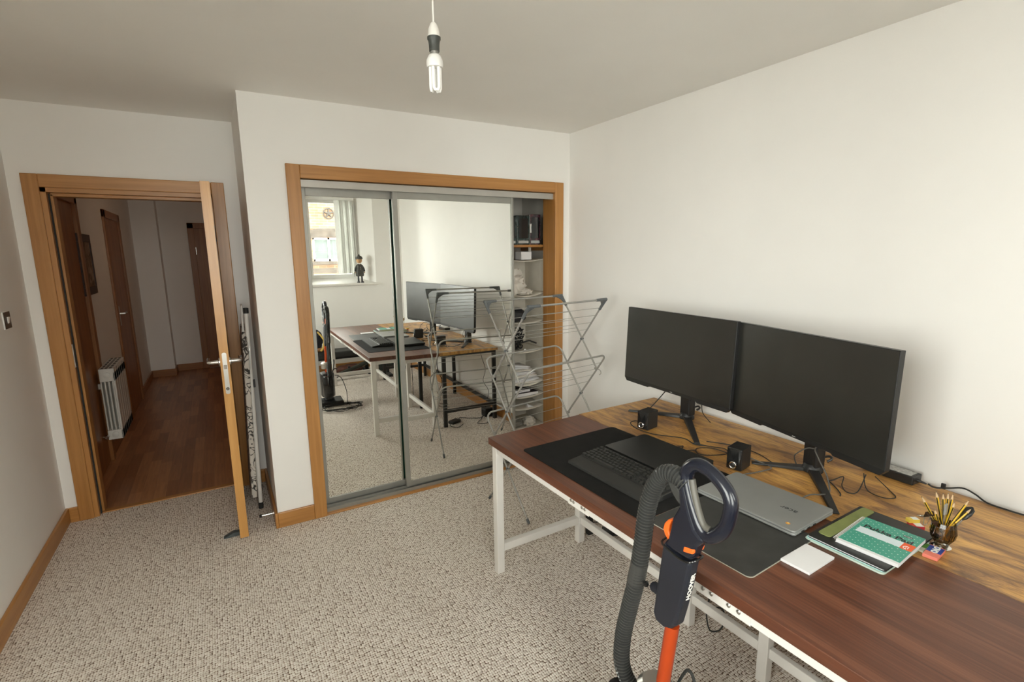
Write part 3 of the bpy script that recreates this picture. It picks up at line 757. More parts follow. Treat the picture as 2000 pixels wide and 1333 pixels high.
def dotted():
    m, nt, b = newmat('green_dotted_cover')
    v = coords(nt, (66, 66, 0), (0,0,R(45)))
    vo = N(nt, 'ShaderNodeTexVoronoi', feature='F1'); vo.voronoi_dimensions = '2D'; vo.inputs['Scale'].default_value = 1; vo.inputs['Randomness'].default_value = 0
    nt.links.new(v, vo.inputs['Vector'])
    nt.links.new(ramp(nt, vo.outputs['Distance'], [(.085, (.75,.85,.78,1)), (.115, (.065,.35,.255,1))]), b.inputs['Base Color'])
    b.inputs['Roughness'].default_value = .45; return m
cv = obj('front_cover', MB().box(.012, PWn, -PLn, -.0005, .0096, .0104), dotted(), **K)
obj('title_band', MB().box(.098, .137, -.128, -.013, .0104, .0106), plain('pale_blue_print', (.66,.76,.80,1), .5), cv, False)
obj('orange_square', MB().box(.096, .139, -PLn+.001, -.128, .0104, .0106), plain('orange_print', (.85,.12,.03,1), .5), cv, False)
ink = plain('black_print', (.02,.02,.02,1), .5); wprint = plain('white_print', (.8,.82,.8,1), .5)
text_mesh('title', 'Pukka Pad', .031, ink, cv, T(.150,-.082,.0107) @ RZ(R(-90)), .0001, 0, .0007)
m = MB().tube([(.110+.009*math.cos(R(a)), -.143+.009*math.sin(R(a)), .0108) for a in range(-20,200,20)], .0011, 5)
m.tube([(.105,-.1455,.0108),(.113,-.1455,.0108)], .0009, 5).tube([(.105,-.1405,.0108),(.113,-.1405,.0108)], .0009, 5)
obj('round_logo', m, wprint, cv, False)
obj('small_label', MB().box(.176, .186, -.135, -.112, .0104, .0106), ink, cv, False)
text_mesh('small_print', 'Pukka', .009, wprint, cv, T(.181,-.1235,.0107) @ RZ(R(-90)), .0001)
m = MB(); nr = 32; pts = []
for k in range(nr*10+1):
    a = 2*math.pi*k/10; pts.append((.006+ (PWn-.012)*k/(nr*10), .003+.0065*math.cos(a), .0055+.0075*math.sin(a)))
obj('spiral_binding', m.tube(pts, .0006, 5), M_['wmetal'], smooth=True, **K)

# ------------------------------------------------------------------ glass with pencils
def mugglass():
    m, nt, b = newmat('smoked_glass')
    for n in list(nt.nodes):
        if n.type != 'OUTPUT_MATERIAL': nt.nodes.remove(n)
    tr_ = N(nt, 'ShaderNodeBsdfTransparent'); gl = N(nt, 'ShaderNodeBsdfGlossy'); gl.inputs['Roughness'].default_value = .04
    v = coords(nt); nt.links.new(ramp(nt, noise(nt, v, 60, 2), [(.3, (.62,.53,.38,1)), (.7, (.72,.63,.47,1))]), tr_.inputs['Color'])
    fr = N(nt, 'ShaderNodeFresnel'); fr.inputs['IOR'].default_value = 1.5
    mx = N(nt, 'ShaderNodeMixShader'); nt.links.new(fr.outputs[0], mx.inputs[0]); nt.links.new(tr_.outputs[0], mx.inputs[1]); nt.links.new(gl.outputs[0], mx.inputs[2])
    nt.links.new(mx.outputs[0], nt.nodes['Material Output'].inputs['Surface'])
    return m
M_['smoke'] = mugglass()
MX, MY = -.497, -2.560
mg = thing('glass', 'faceted smoked glass tumbler holding pencils beside the notebooks', 'glass', (MX, MY, DH))
pro = [(.020,.000),(.022,.004),(.016,.008),(.018,.014),(.030,.034),(.033,.050),(.030,.070),(.027,.082),(.0245,.082),(.027,.070),(.030,.050),(.027,.034),(.015,.017),(.0,.016)]
obj('bowl', MB().lathe(pro, 14, M=T(MX, MY, DH)), M_['smoke'], mg)
obj('foot', MB().lathe([(.024,.0),(.025,.003),(.018,.007)], 20, M=T(MX, MY, DH)), M_['chrome'], mg, smooth=True)
def pencilmat():
    m, nt, b = newmat('yellow_black_striped_pencil')
    tc = N(nt, 'ShaderNodeTexCoord'); sp = N(nt, 'ShaderNodeSeparateXYZ'); nt.links.new(tc.outputs['Object'], sp.inputs[0])
    at = N(nt, 'ShaderNodeMath', operation='ARCTAN2'); nt.links.new(sp.outputs[1], at.inputs[0]); nt.links.new(sp.outputs[0], at.inputs[1])
    mu = N(nt, 'ShaderNodeMath', operation='MULTIPLY'); nt.links.new(at.outputs[0], mu.inputs[0]); mu.inputs[1].default_value = 3
    s0 = N(nt, 'ShaderNodeMath', operation='SINE'); nt.links.new(mu.outputs[0], s0.inputs[0])
    si = N(nt, 'ShaderNodeMath', operation='MULTIPLY_ADD'); nt.links.new(s0.outputs[0], si.inputs[0]); si.inputs[1].default_value = .5; si.inputs[2].default_value = .5
    nt.links.new(ramp(nt, si.outputs[0], [(.0, (.02,.018,.015,1)), (.36, (.02,.018,.015,1)), (.40, (.72,.46,.03,1))]), b.inputs['Base Color'])
    b.inputs['Roughness'].default_value = .35; return m
M_['pencil'] = pencilmat(); M_['pwood'] = plain('sharpened_wood', (.62,.44,.26,1), .6); M_['lead'] = plain('graphite', (.05,.05,.05,1), .4)
pl_l = ['leftmost pencil, leaning out to the left of the glass', 'short pencil leaning left just inside the leftmost one', 'tallest pencil near the middle of the glass', 'upright pencil right of the tallest one', 'pencil leaning slightly right behind the middle of the glass',
        'shorter pencil with its tip below its neighbours in the middle', 'pencil in the middle leaning towards the wall', 'long pencil leaning far to the right over the glass rim', 'shorter pencil leaning right beneath the longest leaning one', 'rearmost pencil leaning right with only its tip showing']
sh_b = mesh_of('shaft', MB().lathe([(.0036,0),(.0036,.150)], 6), M_['pencil'])
sh_c = mesh_of('sharpened_end', MB().lathe([(.0036,.150),(.0011,.166)], 10), M_['pwood'])
sh_d = mesh_of('lead_tip', MB().lathe([(.0011,.166),(.0002,.171)], 8), M_['lead'])
# tips in world (y offset to image right = -y), lower ends inside the glass
tips = [(-.076,.163,.006),(-.045,.128,-.010),(-.029,.176,.012),(-.014,.174,.004),(.007,.171,.010),(.010,.152,-.012),(.024,.167,.012),(.064,.152,.000),(.061,.132,-.014),(.074,.138,.014)]
for k, (rt, hz, bk_) in enumerate(tips):
    # rt: sideways lean as the camera sees it, bk_: lean away from the camera
    rv, bv = Vector((.865,-.502,0)), Vector((.502,.865,0))
    base = Vector((MX, MY, DH))
    tip = base + rv*rt + bv*bk_ + Vector((0,0,hz))
    foot = base - rv*max(-.012,min(.012,rt*.2)) - bv*bk_*.4 + Vector((0,0,.020))
    d = (tip-foot); L = d.length; d.normalize()
    p = thing('pencil', pl_l[k], 'pencil', (0,0,0), 0, 'pencils in the glass')
    q = d.to_track_quat('Z', 'Y'); p.rotation_mode = 'QUATERNION'; p.rotation_quaternion = q
    p.location = foot; p.scale = (1, 1, L/.171)
    for me, nm in ((sh_b,'shaft'),(sh_c,'sharpened_end'),(sh_d,'lead_tip')):
        o = bpy.data.objects.new(nm, me); C.objects.link(o); o.parent = p
br_ = thing('brush', 'dark paddle-shaped tool leaning out of the right of the glass', 'tool', (MX, MY, DH+.02))
obj('handle', MB().tube([(MX,MY,DH+.024),(MX+.040,MY-.024,DH+.092)], .006, 8), plain('grey_plastic', (.22,.21,.19,1), .5), br_, smooth=True)
d = Vector((.040,-.024,.060)).normalized()
obj('paddle', MB().lathe([(.004,0),(.013,.012),(.016,.028),(.013,.044),(.003,.052)], 16, M=T(MX+.038,MY-.023,DH+.088) @ d.to_track_quat('Z','Y').to_matrix().to_4x4() @ Matrix.Diagonal((1,.45,1,1))), M_['black'], br_, smooth=True)
sc_ = thing('scissors', 'grey handled tool standing in the middle of the glass', 'tool', (MX, MY, DH+.02))
obj('blade', MB().box(-.004,.004,-.0015,.0015,0,.09, M=T(MX-.006,MY-.002,DH+.02) @ RY(R(-4))), M_['steel'], sc_)
obj('handle', MB().box(-.007,.007,-.003,.003,.09,.125, M=T(MX-.006,MY-.002,DH+.02) @ RY(R(-4))), plain('grey_rubber_grip', (.30,.29,.26,1), .6), sc_, bevel=.002)
# binder clips hanging on the glass and beside it
M_['clip'] = plain('brown_steel_clip', (.05,.025,.014,1), .3, .4)
def clip(loc, rz, rx, label):
    t = thing('binder_clip', label, 'clip', loc, rz, 'binder clips by the glass')
    t.rotation_euler = (rx, 0, rz)
    K = dict(parent=t, world=False)
    obj('jaw', MB().add([(-.014,-.008,0),(.014,-.008,0),(.014,.008,0),(-.014,.008,0),(-.014,-.001,.017),(.014,-.001,.017),(.014,.001,.017),(-.014,.001,.017)],
        [(3,2,1,0),(4,5,6,7),(0,1,5,4),(1,2,6,5),(2,3,7,6),(3,0,4,7)]), M_['clip'], bevel=.001, **K)
    for s in (-1, 1):
        obj('wire_arm', MB().tube(curve([(-.010,s*.001,.017),(-.009,s*.008,.030),(-.005,s*.014,.042),(.005,s*.014,.042),(.009,s*.008,.030),(.010,s*.001,.017)],4), .0009, 6), M_['chrome'], smooth=True, **K)
    return t
clip((-.533,-2.537,DH+.108), R(-20), R(215), 'brown binder clip held up highest at the left of the glass')
clip((-.522,-2.542,DH+.088), R(30), R(160), 'dark binder clip hanging on the left rim of the glass')
# small packets
def packet(name, loc, rz, d, mats, label, cat):
    t = thing(name, label, cat, loc, rz); K = dict(parent=t, world=False)
    obj('box', MB().cbox((0,0,d[2]/2), d), mats[0], bevel=.001, **K)
    obj('print', MB().cbox((d[0]*.16,0,d[2]+.0002), (d[0]*.55,d[1]*.98,.0004)), mats[1], **K)
    return t, K
blue = plain('blue_print', (.03,.06,.28,1), .4); coral = plain('coral_print', (.78,.22,.16,1), .4); redp = plain('red_print', (.62,.03,.05,1), .4); yel = plain('yellow_card', (.75,.55,.08,1), .5)
t, K = packet('eraser_packet', (-.562,-2.566,DH), R(6), (.075,.036,.010), (coral, blue), 'small blue and coral printed packet in front of the glass', 'packet')
text_mesh('letters', 'OVO', .020, wprint, t, T(.012,0,.0106) @ RZ(R(180)), .0002, 0, .0012)
t, K = packet('card_packet', (-.552,-2.530,DH), R(4), (.060,.030,.006), (plain('cream_card', (.62,.60,.48,1), .6), plain('green_print', (.12,.30,.05,1), .5)), 'cream and green packet half under the black folder', 'packet')
t, K = packet('eraser_packet', (-.447,-2.475,DH), R(-40), (.040,.024,.016), (redp, wprint), 'red and white eraser packet behind the notebooks', 'packet')
t, K = packet('eraser', (-.438,-2.462,DH+.0165), R(-30), (.034,.018,.012), (yel, wprint), 'yellow and white eraser on top of the red packet', 'eraser')

# ------------------------------------------------------------------ power supply and desk cables
ps = thing('power_adapter', 'black power adapter with a printed label behind the right monitor', 'adapter', (-.070,-2.27,DH), R(-2))
K = dict(parent=ps, world=False)
obj('case', MB().box(-.034,.034,-.062,.115,0,.034), M_['black'], bevel=.004, **K)
obj('label_plate', MB().box(-.026,.026,-.050,.104,.034,.0345), plain('silver_label', (.42,.42,.40,1), .4, var=.4, scale=90), **K)
obj('strain_relief', MB().tube([(0,-.062,.016),(0,-.092,.013)], [.006,.003], 8), M_['black'], smooth=True, **K)
def cable(name, pts, r, label, n=8, mat=None, cat='cable', closed=False):
    o = obj(name, MB().tube(curve(pts, n, closed), r, 6, closed), mat or M_['rubber'], smooth=True)
    return tag(o, label, cat)
zc = DH+.004
cable('power_cable', [(-.070,-2.365,zc+.010),(-.064,-2.385,zc+.002),(-.045,-2.42,zc+.010),(-.030,-2.455,zc+.020),(-.030,-2.49,zc+.012),(-.045,-2.53,zc),(-.050,-2.585,zc),(-.048,-2.625,zc)], .0032, 'black power lead running from the adapter along the wall')
tag(obj('cable_tie', MB().cbox((-.05,-2.405,zc+.012), (.008,.014,.022)), M_['black'], bevel=.002), 'black hook-and-loop tie on the lead beside the adapter', 'cable tie')
cable('monitor_cable', [(-.300,-2.085,DH+.12),(-.365,-2.10,DH+.125),(-.390,-2.13,DH+.10),(-.400,-2.17,DH+.05),(-.430,-2.20,zc),(-.500,-2.205,zc+.012),(-.545,-2.19,zc+.016),(-.580,-2.175,zc)], .0026, 'grey monitor lead looping over the right stand foot', mat=plain('grey_cable', (.10,.095,.085,1), .6))
cable('monitor_cable', [(-.300,-2.075,DH+.10),(-.345,-2.06,DH+.11),(-.365,-2.03,DH+.08),(-.340,-2.01,DH+.05),(-.300,-2.0,zc)], .0026, 'grey lead curling around the front of the right stand column', mat=plain('grey_cable_b', (.10,.095,.085,1), .6))
cable('thin_cable', [(-.30,-2.12,zc),(-.330,-2.15,zc),(-.300,-2.18,zc+.022),(-.335,-2.195,zc),(-.375,-2.235,zc),(-.345,-2.255,zc+.004),(-.275,-2.245,zc+.05)], .0019, 'thin black cable zigzagging behind the right stand foot')
cable('thin_cable', [(-.270,-2.235,zc+.05),(-.290,-2.260,zc),(-.310,-2.320,zc),(-.270,-2.345,zc),(-.220,-2.30,zc),(-.215,-2.25,zc+.03)], .0019, 'thin black cable in a long loop left of the adapter')
cable('thin_cable', [(-.33,-2.14,zc),(-.365,-2.185,zc),(-.405,-2.225,zc),(-.425,-2.235,zc)], .0022, 'short black cable end lying above the olive case')
cable('speaker_cable', [(-.445,-1.345,DH+.03),(-.44,-1.30,zc),(-.47,-1.235,zc),(-.515,-1.245,zc),(-.545,-1.31,zc),(-.545,-1.39,zc),(-.520,-1.45,zc),(-.455,-1.54,zc),(-.47,-1.62,zc),(-.44,-1.66,zc)], .0024, 'black speaker lead curving around the left speaker')
cable('speaker_cable', [(-.470,-1.600,zc),(-.43,-1.68,zc),(-.40,-1.73,zc),(-.44,-1.77,zc),(-.52,-1.74,zc),(-.545,-1.70,zc),(-.50,-1.66,zc),(-.44,-1.70,zc),(-.43,-1.80,zc),(-.468,-1.86,DH+.03)], .0022, 'tangled lead between the left stand foot and the right speaker')
cable('speaker_cable', [(-.462,-1.90,DH+.035),(-.40,-1.93,zc),(-.43,-1.97,zc+.006),(-.50,-1.955,zc),(-.575,-1.935,zc)], .0026, 'grey lead looping behind the right speaker', mat=plain('grey_cable_c', (.12,.115,.105,1), .6))
cable('speaker_cable', [(-.395,-1.625,zc),(-.33,-1.73,zc),(-.325,-1.84,zc),(-.36,-1.93,zc)], .0022, 'straight thin lead lying behind the right speaker')
cable('usb_cable', [(-.595,-1.56,DH+.012),(-.570,-1.575,zc+.004),(-.572,-1.60,zc),(-.548,-1.62,zc+.008),(-.575,-1.64,zc),(-.52,-1.67,zc)], .0022, 'short black lead bunched at the back of the dark laptop')
cable('monitor_cable', [(-.20,-1.25,DH+.20),(-.25,-1.22,DH+.12),(-.33,-1.19,DH+.03),(-.40,-1.20,zc),(-.45,-1.24,zc)], .003, 'black lead dropping from the left monitor to the desk')
cable('monitor_cable', [(-.175,-1.38,DH+.15),(-.19,-1.42,DH+.12),(-.20,-1.44,DH+.06),(-.16,-1.46,zc)], .0022, 'thin black lead hanging behind the left stand column')
# ------------------------------------------------------------------ drying rack
M_['rack'] = plain('grey_steel_tube', (.37,.365,.34,1), .38, .45, .05, 200, .03)
M_['rackp'] = plain('dark_grey_plastic', (.115,.125,.13,1), .5, var=.08)
rk = thing('drying_rack', 'folding grey metal clothes airer standing between desk and mirror', 'clothes airer', (-.545,-.505,0), R(8.0))
K = dict(parent=rk, world=False, smooth=True)
RL = .322                                   # half length of the bars
tiers = [(1.31,.205),(.955,.222),(.588,.222)]
def seg(a, b, n=2): return [tuple(Vector(a).lerp(Vector(b), i/n)) for i in range(n+1)]
slope = 1.36
for i, (z, lat) in enumerate(tiers):
    nxt = tiers[i+1][0]-.105 if i < 2 else 0.012
    for s in (1, -1):                       # s=+1 rear bar (local +y)
        dl = (z-nxt)/slope if i < 2 else (z-nxt)/ (z/(lat+.21))
        e = s*lat - s*dl
        off = 0.006*s
        if i == 0:
            obj('bar', MB().tube([(-RL+.03,s*lat,z),(RL-.03,s*lat,z)], .0062, 10), M_['rack'], **K)
            for q in (-1, 1):
                x = q*RL + q*off*.5
                obj('leg', MB().tube([(x, s*lat, z), (x, e, nxt)], .0058, 10), M_['rack'], **K)
                # plastic corner: arm along the bar, arm along the leg, web between
                dv = Vector((0, e-s*lat, nxt-z)).normalized()
                a = Vector((x, s*lat, z)); m = MB()
                m.tube([a + Vector((q*.006,0,0)), a - Vector((q*.085,0,0))], [.0105,.0088], 10)
                m.tube([a, a + dv*.085], [.0105,.0088], 10)
                wv = [a, a - Vector((q*.060,0,0)), a - Vector((q*.030,0,0)) + dv*.022, a - Vector((q*.018,0,0)) + dv*.034, a + dv*.065]
                nrm = (dv.cross(Vector((1,0,0)))).normalized()*.004
                vs = [p+nrm for p in wv] + [p-nrm for p in wv]
                m.add(vs, [(0,1,2,3,4),(9,8,7,6,5)] + [(k,5+k,5+(k+1)%5,(k+1)%5) for k in range(5)])
                obj('corner_joint', m, M_['rackp'], **K)
        else:
            rc = .050
            dv = Vector((0, e-s*lat, nxt-z)).normalized()
            pts = []
            xl, xr = -RL + off*.5, RL + off*.5
            top = Vector((0, s*lat, z))
            def side(q):
                x = q*RL + q*off*.5
                out = []
                for k in range(7):
                    a = k/6*math.pi/2
                    out.append(Vector((x - q*rc*(1-math.sin(a)), s*lat, z)) + dv*(rc*(1-math.cos(a))))
                return out, Vector((x, e, nxt))
            L_, le = side(-1); R_, re = side(1)
            pts = [le] + L_[::-1] + R_ + [re]
            obj('frame_loop', MB().tube(pts, .0060, 10), M_['rack'], **K)
        # wires carried by this pair of legs
        for f in ((.20,.38,.56,.74) if i == 0 else (.20,.36,.52,.70)):
            y = s*lat + (e-s*lat)*f*.62; zz = z + (nxt-z)*f*.62
            obj('wire', MB().tube([(-RL,y,zz),(RL,y,zz)], .0016, 6), M_['rack'], **K)
        if i == 2:
            for q in (-1, 1):
                x = q*RL + q*off*.5
                dv = Vector((0, e-s*lat, nxt-z)).normalized()
                obj('foot_cap', MB().tube([Vector((x,e,nxt)) - dv*.022, Vector((x,e,nxt)) + dv*.010], .0085, 10), M_['rackp'], **K)
    # pivots where the legs cross and rivets where the tiers meet
    zx = z - lat*slope if i < 2 else z - lat*z/(lat+.21)
    for q in (-1, 1):
        obj('pivot', MB().lathe([(.008,-.010),(.008,.010)], 10, M=T(q*RL, 0, zx) @ RY(R(90))), M_['rackp'], **K)
        if i < 2:
            for s in (1,-1):
                y = s*lat - s*(z-nxt)/slope
                obj('rivet', MB().lathe([(.010,-.009),(.010,.009)], 10, M=T(q*RL, y, nxt) @ RY(R(90))), M_['rack'], **K)
obj('hook', MB().tube(curve([(RL+.004,-.140,.845),(RL+.020,-.150,.835),(RL+.022,-.155,.815),(RL+.010,-.150,.808)],4), .003, 6), M_['rack'], **K)
obj('catch_arm', MB().tube(curve([(-RL-.006,-.150,.50),(-RL-.006,-.05,.455),(-RL-.006,.09,.47),(-RL-.006,.155,.49)],5), .0035, 8), M_['rack'], **K)

# ------------------------------------------------------------------ ceiling pendant
BX, BY = -1.70, -1.63
pn = thing('pendant_lamp', 'bare energy-saving bulb in a white and black holder on a white flex', 'lamp', (BX, BY, H))
Mp = T(BX, BY, 0)
obj('ceiling_rose', MB().lathe([(.04,H-.022),(.045,H-.012),(.045,H)], 24, M=Mp), M_['white'], pn, smooth=True)
obj('flex', MB().tube([(BX,BY,H-.02),(BX,BY,2.268)], .0028, 8), M_['white'], pn, smooth=True)
zb = 2.268
obj('holder_cap', MB().lathe([(.004,zb),(.009,zb-.004),(.015,zb-.018),(.0175,zb-.034),(.0175,zb-.040)][::-1], 24, M=Mp), M_['white'], pn, smooth=True)
obj('holder_skirt', MB().lathe([(.015,zb-.078),(.0155,zb-.060),(.017,zb-.050),(.0195,zb-.046),(.0195,zb-.040)], 24, M=Mp), plain('dark_grey_holder', (.05,.055,.05,1), .4), pn, smooth=True)
bu = obj('bulb_base', MB().lathe([(.0115,zb-.086),(.0115,zb-.074)], 20, M=Mp), M_['alu'], pn, smooth=True)
zz = zb-.086
M_['tubeglass'] = plain('white_fluorescent_tube', (.92,.92,.90,1), .12, var=.01, bstr=0)
obj('bulb_housing', MB().lathe([(.023,zz-.036),(.0245,zz-.026),(.0235,zz-.016),(.018,zz-.004),(.013,zz)], 24, M=Mp), M_['upvc'], bu, smooth=True)
for k in range(3):
    a = R(20+120*k); ca, sa = math.cos(a), math.sin(a)
    u = []
    for q, (dx_, dz_) in enumerate([(-.008,0),(-.008,-.050),(-.0075,-.058),(-.004,-.064),(.004,-.064),(.0075,-.058),(.008,-.050),(.008,0)]):
        u.append((BX + ca*.0115 - sa*dx_, BY + sa*.0115 + ca*dx_, zz-.034+dz_))
    obj('tube', MB().tube(u, .0050, 10), M_['tubeglass'], bu, smooth=True)

# ------------------------------------------------------------------ light switch, door wedge, door stop
sw = thing('light_switch', 'dark square light switch plate with a white rocker on the left wall', 'switch', (XL, .345, 1.30))
obj('back_plate', MB().box(XL, XL+.006, .300, .390, 1.258, 1.346), M_['upvc'], sw, bevel=.002)
obj('face_plate', MB().box(XL+.006, XL+.0085, .302, .388, 1.260, 1.344), plain('dark_bronze_plate', (.035,.022,.013,1), .35, .5), sw, bevel=.001)
obj('rocker', MB().add([(XL+.0085,.334,1.286),(XL+.0085,.356,1.286),(XL+.0085,.356,1.318),(XL+.0085,.334,1.318),(XL+.011,.334,1.286),(XL+.011,.356,1.286),(XL+.016,.356,1.318),(XL+.016,.334,1.318)],
    [(3,2,1,0),(4,5,6,7),(0,1,5,4),(1,2,6,5),(2,3,7,6),(3,0,4,7)]), M_['upvc'], sw, bevel=.001)
wg = tag(obj('door_wedge', MB().add([(-.125,-.018,0),(0,-.018,0),(0,.018,0),(-.125,.018,0),(-.118,-.016,.006),(-.07,-.018,.026),(0,-.016,.018),(0,.016,.018),(-.07,.018,.026),(-.118,.016,.006)],
    [(3,2,1,0),(0,1,6,5,4),(2,3,9,8,7),(4,5,8,9),(5,6,7,8),(0,4,9,3),(1,2,7,6)]), plain('grey_rubber_wedge', (.07,.085,.09,1), .7), bevel=.003), 'grey rubber door wedge pushed against the open door', 'door stop')
wg.location = (-2.300,.040,0)
ds = thing('door_stop', 'steel peg door stop fixed to the skirting beside the door', 'door stop', (XA-ST, .09, .055))
obj('peg', MB().lathe([(.018,0),(.018,.004),(.008,.008),(.0075,.066)], 16, M=T(XA-ST,.09,.055) @ RY(R(-90))), M_['chrome'], ds, smooth=True)
obj('buffer', MB().lathe([(.010,.066),(.010,.078),(.007,.080)], 16, M=T(XA-ST,.09,.055) @ RY(R(-90))), M_['rubber'], ds, smooth=True)

# ------------------------------------------------------------------ ironing board leaning behind the door
def coverm():
    m, nt, b = newmat('squiggle_cotton_cover')
    f = noise(nt, coords(nt, (15,15,13)), 1.0, 1, .4, 2.0)
    nt.links.new(ramp(nt, f, [(.44, (.62,.58,.52,1)), (.475, (.05,.045,.04,1)), (.515, (.05,.045,.04,1)), (.55, (.62,.58,.52,1))]), b.inputs['Base Color'])
    b.inputs['Roughness'].default_value = .9; bump(nt, b, noise(nt, coords(nt), 30, 3), .3, .004); return m
ib = thing('ironing_board', 'folded ironing board with a black squiggle cover leaning behind the door', 'ironing board', (-2.215,.45,0))
ML = T(-2.236,.47,.055) @ RY(R(2.2))
prof = []
for k in range(13):
    a = R(180*k/12); prof.append((.17*math.cos(a)*1.0, 1.00+.13*math.sin(a)))
prof = [(.17,.10),] + prof + [(-.17,.10),(-.15,.02),(.15,.02)]
toYZ = Matrix(((0,0,1,0),(1,0,0,0),(0,1,0,0),(0,0,0,1)))
obj('padded_board', MB().prism(prof, -.020, .012, M=ML @ toYZ), coverm(), ib, bevel=.008, seg=3)
obj('steel_tray', MB().prism([(p[0]*.9, .06+p[1]*.92) for p in prof], .0125, .020, M=ML @ toYZ), M_['rack'], ib)
obj('iron_rest', MB().tube(curve([(-2.205,.36,1.10),(-2.200,.36,1.27),(-2.198,.37,1.305),(-2.196,.44,1.305),(-2.196,.47,1.27),(-2.204,.47,1.10)],5), .006, 8), M_['wmetal'], ib, smooth=True)
lg = obj('leg_tube', MB().tube([(-2.208,.315,.020),(-2.178,.335,1.275)], .0125, 12), M_['wmetal'], ib, smooth=True)
obj('leg_cap', MB().tube([(-2.2085,.3148,.001),(-2.207,.3155,.042)], .0145, 12), M_['rubber'], lg, smooth=True)
obj('leg_cap', MB().tube([(-2.1785,.3348,1.262),(-2.1775,.335,1.295)], .0150, 12), M_['rubber'], lg, smooth=True)
lg = obj('leg_tube', MB().tube([(-2.192,.60,.020),(-2.170,.56,1.20)], .0110, 12), M_['wmetal'], ib, smooth=True)
obj('leg_cap', MB().tube([(-2.1925,.601,.001),(-2.191,.598,.040)], .0130, 12), M_['rubber'], lg, smooth=True)
obj('lock_lever', MB().box(-2.180,-2.168,.318,.330,.80,.85), M_['black'], ib, bevel=.002)

# ------------------------------------------------------------------ hall things
rad = thing('radiator', 'white finned aluminium radiator on the hall wall', 'radiator', (HX0, 1.70, .15))
M_['radw'] = plain('white_radiator_enamel', (.78,.77,.72,1), .35, var=.02)
r0, r1, rz0, rz1 = HX0+.035, HX0+.13, .21, .77
for k in range(6):
    y = 1.66 + k*.085
    m = MB().box(r0, r1, y+.003, y+.082, rz1-.10, rz1).box(r0, r1, y+.003, y+.082, rz0, rz0+.075).box(r1-.012, r1, y+.003, y+.082, rz0, rz1-.03)
    for q in range(4): m.box(r0+q*.024, r0+q*.024+.010, y+.010, y+.075, rz0+.075, rz1-.10)
    s_ = obj('section', m, M_['radw'], rad, bevel=.004)
    for q in range(3): obj('vent_slot', MB().box(r0+.012+q*.026, r0+.028+q*.026, y+.012, y+.072, rz1+.0001, rz1+.0012), M_['rackp'], s_)
for z in (rz0+.04, rz1-.05):
    obj('end_plug', MB().lathe([(.022,0),(.022,.008),(.010,.012)], 16, M=T((r0+r1)/2, 1.663, z) @ RX(R(90))), M_['radw'], rad, smooth=True)
obj('valve', MB().lathe([(.014,0),(.016,.02),(.012,.03)], 14, M=T(r0-.004, 1.662, rz0+.03) @ RX(R(90))).tube([(r0-.004,1.66,rz0+.03),(r0-.03,1.66,rz0+.03)], .008, 8), M_['chrome'], rad, smooth=True)
obj('bracket', MB().box(HX0, r0, 1.75, 1.78, .6, .64).box(HX0, r0, 2.05, 2.08, .6, .64), M_['radw'], rad)
pc = thing('wall_hanging', 'brown framed picture on the hall wall above the radiator', 'picture', (HX0, 2.0, 1.30))
obj('frame', MB().box(HX0, HX0+.018, 1.79, 2.23, 1.315, 1.375).box(HX0, HX0+.018, 1.79, 2.23, 1.725, 1.785).box(HX0, HX0+.018, 1.79, 1.81, 1.375, 1.725).box(HX0, HX0+.018, 2.21, 2.23, 1.375, 1.725), plain('dark_red_wood', (.045,.016,.009,1), .5), pc, bevel=.003)
def art():
    m, nt, b = newmat('faded_brown_art')
    f = noise(nt, coords(nt, (1,9,9)), 1, 4, .6, 1.5)
    nt.links.new(ramp(nt, f, [(.35, (.10,.055,.03,1)), (.5, (.20,.13,.08,1)), (.62, (.32,.24,.17,1))]), b.inputs['Base Color']); b.inputs['Roughness'].default_value = .8; return m
obj('canvas', MB().box(HX0+.002, HX0+.010, 1.81, 2.21, 1.375, 1.725), art(), pc)

hl = thing('hall_lamp', 'added round warm ceiling lamp, out of sight, brightening the hall', 'lamp', (-1.80, 3.0, H))  # invented light source, added out of view to brighten the dark hall
obj('base', MB().lathe([(.13,H-.02),(.13,H)], 24, M=T(-1.80,3.0,0)), M_['white'], hl, smooth=True)
M_['added_glow'], _nt, _b = newmat('added_warm_glow')
_b.inputs['Base Color'].default_value = (.9,.8,.65,1); _b.inputs['Emission Color'].default_value = (1.0,.66,.42,1); _b.inputs['Emission Strength'].default_value = 4.0
obj('diffuser', MB().lathe([(.02,H-.075),(.08,H-.06),(.12,H-.02)], 24, M=T(-1.80,3.0,0)), M_['added_glow'], hl, smooth=True)
# ------------------------------------------------------------------ upright vacuum cleaner
M_['navy'] = plain('navy_gloss_plastic', (.007,.009,.017,1), .24, var=.1, bstr=.01, coat=.15)
M_['navy_m'] = plain('navy_satin_plastic', (.010,.012,.019,1), .42, var=.1)
M_['vorange'] = plain('orange_plastic', (.80,.13,.015,1), .35, var=.04)
M_['wand'] = plain('orange_metallic_tube', (.52,.065,.011,1), .3, .45, .04)
M_['hose'] = plain('black_hose', (.050,.051,.049,1), .22, .2, .1)
M_['grip'] = plain('grey_soft_grip', (.10,.095,.08,1), .45)
VXT = -1.345
def vx(z): return VXT - (1.12-z)*.055
def V(y, z, dx=0): return (vx(z)+dx, y, z)
vc = thing('vacuum_cleaner', 'upright vacuum cleaner with orange tube, navy handle and black hose', 'vacuum cleaner', (-1.40,-2.28,0))
loop = [(-2.313,1.062),(-2.322,1.086),(-2.346,1.101),(-2.382,1.096),(-2.420,1.076),(-2.440,1.050),(-2.441,1.016),(-2.432,.978),(-2.410,.949),(-2.388,.938),(-2.366,.953),(-2.345,.985),(-2.325,1.025)]
lp_ = curve([V(*p) for p in loop], 4, True)
rad_ = []
